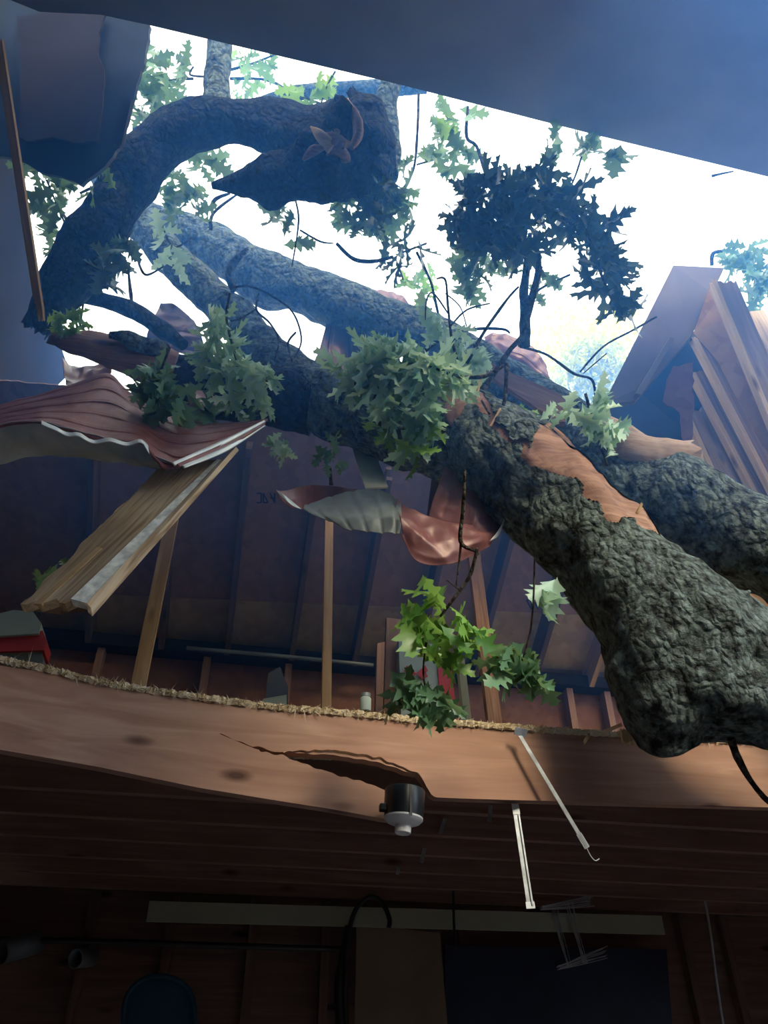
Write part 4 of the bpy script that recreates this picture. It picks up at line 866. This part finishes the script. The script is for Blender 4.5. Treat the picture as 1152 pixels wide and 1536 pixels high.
spray('hanging_oak_sprig', 'dark green leaf bunch lowest of all, overlapping the cracked joist edge', [(640, 1045, 28), (610, 1045, 22), (665, 1055, 22), (640, 1070, 18), (590, 1050, 16), (600, 1025, 16)], 2.45, 30, 'leaf_m', [[(640, 960, 1.5), (635, 1010, 1.5), (645, 1060, 1.5)]], size=.125, curly=.8, seed=30, dj=.12)
spray('hanging_oak_sprig', 'green leaves of the sprig nearest to the trunk above the joist', [(775, 985, 22), (800, 1005, 24), (765, 1015, 22), (805, 1025, 16), (750, 995, 18)], 2.5, 26, 'leaf_m', [[(802, 835, 1.5), (800, 900, 1.5), (795, 950, 1.5), (780, 1000, 1.5)]], size=.12, curly=.8, seed=31, dj=.12)
spray('hanging_oak_sprig', 'few silvery leaves between the hanging sprig and the big trunk', [(825, 885, 16), (815, 908, 14), (842, 895, 10)], 2.6, 7, 'leaf_g', (), size=.12, curly=.8, seed=32, dj=.1)
spray('oak_leaf_spray', 'leaf crown over the broken rafters at the right edge', [(1110, 385, 22), (1135, 385, 22), (1125, 415, 26), (1150, 420, 24), (1100, 400, 16), (1135, 445, 18), (1060, 450, 8)], 5.2, 60, 'leaf_m', [[(1068, 398, 3), (1070, 380, 3), (1090, 376, 1.5)]], seed=33)
spray('oak_leaf_spray', 'little leaf tuft hanging below the red sheet tip', [(415, 672, 14), (425, 680, 10), (405, 664, 8)], 3.7, 14, 'leaf_g', (), size=.09, seed=34)
spray('oak_leaf_spray', 'little leaf tuft hanging in the dark above the curled sheet', [(490, 690, 15), (510, 700, 10), (480, 680, 10), (500, 660, 14)], 3.8, 20, 'leaf_m', [[(495, 700, 2), (497, 728, 3)]], size=.09, seed=35)
spray('oak_leaf_spray', 'green leaf tip showing behind the lower end of the peeling board', [(60, 880, 14), (95, 848, 8), (75, 862, 10)], 3.0, 6, 'leaf_m', (), size=.12, seed=36)
# bare twigs
TW = [('long bare twig rising through the central gap beside the upright branch', [(720, 590, 5), (745, 555, 4.5), (765, 525, 4), (785, 500, 3.5), (800, 450, 3), (812, 400, 2.5)], 3.9, [[(700, 545, 3), (725, 500, 2.5), (760, 450, 2), (778, 430, 1.5)]]),
      ('upright bare branch standing between the sky gap and the green tree', [(786, 520, 9), (788, 480, 8), (786, 440, 7), (790, 400, 5), (795, 350, 3)], 4.2, []),
      ('thin twig arching from the upright branch toward the tipped roof panel', [(780, 520, 2), (820, 532, 2), (860, 560, 2.2), (888, 570, 2), (893, 600, 1.5)], 4.2, [[(870, 558, 1.5), (905, 520, 1.5), (950, 495, 1.5), (985, 475, 1.5)], [(875, 560, 1), (910, 530, 1)]]),
      ('lichen-spotted pale twig lying across the leaf mass', [(628, 552, 2), (660, 552, 2.5), (680, 563, 2.8), (725, 565, 3), (760, 545, 2.5)], 3.5, []),
      ('slender bare twigs reaching up from the rear limb', [(690, 555, 2.5), (678, 510, 2.2), (672, 460, 2), (668, 420, 1.6), (655, 418, 1.3)], 3.9, [[(672, 470, 1.4), (650, 440, 1.4), (640, 450, 1.2), (638, 480, 1)], [(675, 490, 1.4), (700, 465, 1.4), (735, 455, 1)], [(668, 440, 1), (690, 460, 1), (700, 490, 1)]]),
      ('thin curved twig looping over the gap below the mossy limb', [(345, 432, 1.8), (375, 430, 1.6), (410, 445, 1.6), (440, 470, 1.5), (452, 510, 1.3), (440, 540, 1.1)], 4.2, []),
      ('short forked twig standing on the lower limb', [(438, 542, 1.4), (432, 515, 1.6), (444, 498, 1.4)], 4.15, []),
      ('thin dark twig curving down beside the lower limb', [(388, 440, 1.4), (385, 465, 1.8), (405, 485, 1.6), (418, 510, 1.5), (412, 540, 1.4)], 4.1, [[(385, 463, 1.2), (360, 478, 1.4), (335, 483, 1.2)]]),
      ('bent twig hanging from the trunk end down to the oak sprig', [(697, 705, 2.5), (695, 760, 3), (691, 812, 3), (712, 826, 2.5), (718, 832, 2)], 3.0, [[(692, 810, 2), (688, 850, 1.6), (684, 880, 1.2)]]),
      ('grey twig dangling from the torn trunk top', [(760, 545, 3), (758, 590, 3), (752, 620, 2.5), (745, 625, 2)], 3.6, [[(722, 600, 1.8), (735, 622, 1.8), (742, 625, 1.4)]]),
      ('dark curved twig hanging over the pale joist at the right', [(1096, 1108, 6), (1106, 1135, 5.5), (1122, 1165, 5), (1145, 1195, 4.5), (1170, 1215, 4)], 2.8, []),
      ('forked bare twig in the sky gap between lath and arching limb', [(90, 312, 1.4), (108, 345, 1.8), (122, 350, 1.8), (128, 375, 1.2)], 4.4, []),
      ('straight short twig under the roof edge at far right', [(1068, 264, 2), (1085, 260, 1.6), (1100, 257, 1.2)], 4.6, []),
      ('fine twig cutting across the leaf mass top left of the trunk', [(560, 600, 1.6), (580, 560, 1.6), (620, 545, 1.6), (660, 555, 1.6)], 3.4, []),
      ('horizontal twig crossing above the folded red sheet', [(690, 498, 1.6), (720, 493, 2.4), (755, 494, 2.2), (765, 500, 1.6)], 4.4, [])]
for lb, P, d, subs in TW:
    t = empty('bare_twig', D(P[0][0], P[0][1], d), lb, 'twig')
    limb('stem', [(x, y, d, r) for x, y, r in P], M['twig'], t, 8, .12, 14, 8)
    for q in subs: limb('side_shoot', [(x, y, d, r) for x, y, r in q], M['twig'], t, 6, .12, 14, 6)
# splinters standing on the deck edge
for k, (x, y, x2, y2, lb) in enumerate(((905, 1098, 935, 1086, 'flat splinter lying on the deck edge left of the trunk foot'), (938, 1094, 942, 1118, 'pale square wood chunk hanging off the deck edge beside the trunk foot'), (884, 1102, 876, 1114, 'thin splinter sticking down from the deck edge left of the wood chunk'))):
    o = board('wood_splinter', D(x, y, 3.05), D(x2, y2, 3.0), RT if k == 1 else UP, .04 if k == 1 else .014, .02 if k == 1 else .006, M['split'], None, (.01, .015)); tag(o, lb, 'splinter')

# ------------------------------------------------------------------ beyond
t = empty('sunlit_tree', D(880, 520, 25), 'sunlit yellow-green tree crown far behind the gap beside the tipped roof panel', 'tree')
bm = bmesh.new(); r6 = random.Random(6)
for k in range(6500):
    v = Vector((r6.gauss(0, 1), r6.gauss(0, 1), r6.gauss(0, 1))).normalized()*(r6.random()**.4)
    c0 = D(885+r6.choice((-40, 0, 45, 10)), 560+r6.choice((-38, 0, 35)), 25)
    p = c0+Vector((v.x*1.4, v.y*1.5, v.z*1.5)); s = r6.uniform(.13, .28)
    a = Vector((r6.gauss(0, 1), r6.gauss(0, 1), r6.gauss(0, 1))).normalized(); b = a.orthogonal().normalized()
    bm.faces.new([bm.verts.new(p+a*s*x+b*s*y) for x, y in ((-.6, 0), (0, -.35), (.6, 0), (0, .4))])
me = bpy.data.meshes.new('crown'); bm.transform(Matrix.Translation(-t.location)); bm.to_mesh(me); bm.free(); me.materials.append(M['leaf_y'])
o = bpy.data.objects.new('crown', me); COL.objects.link(o); o.parent = t
base = t.location.copy(); base.z = 0
W = [(base.lerp(t.location, k/6.5)+Vector((.1*math.sin(k), 0, 0)), .34-.04*k) for k in range(6)]
bm = bmesh.new(); tube_into(bm, W, 16, .1); finish('trunk', bm, M['bark2'], t)

# haze volume added in the roof space to imitate lens glare
if VEIL:
    bm = bmesh.new(); bmesh.ops.create_cube(bm, size=1); bm.transform(Matrix.Translation((1.4, 1.9, 5.3)) @ Matrix.Diagonal((5.8, 6.4, 3.6, 1)))
    m = bpy.data.materials.new('veil'); m.use_nodes = True; nt = m.node_tree; nt.nodes.clear()
    vo = nt.nodes.new('ShaderNodeVolumeScatter'); vo.inputs['Color'].default_value = (.07, .32, 1, 1); vo.inputs['Density'].default_value = VEIL; vo.inputs['Anisotropy'].default_value = .5
    oo = nt.nodes.new('ShaderNodeOutputMaterial'); nt.links.new(vo.outputs[0], oo.inputs['Volume'])
    o = finish('veil', bm, m); o['kind'] = 'stuff'; tag(o, 'added bluish haze filling the open roof space', 'veil')
bpy.context.view_layer.update()
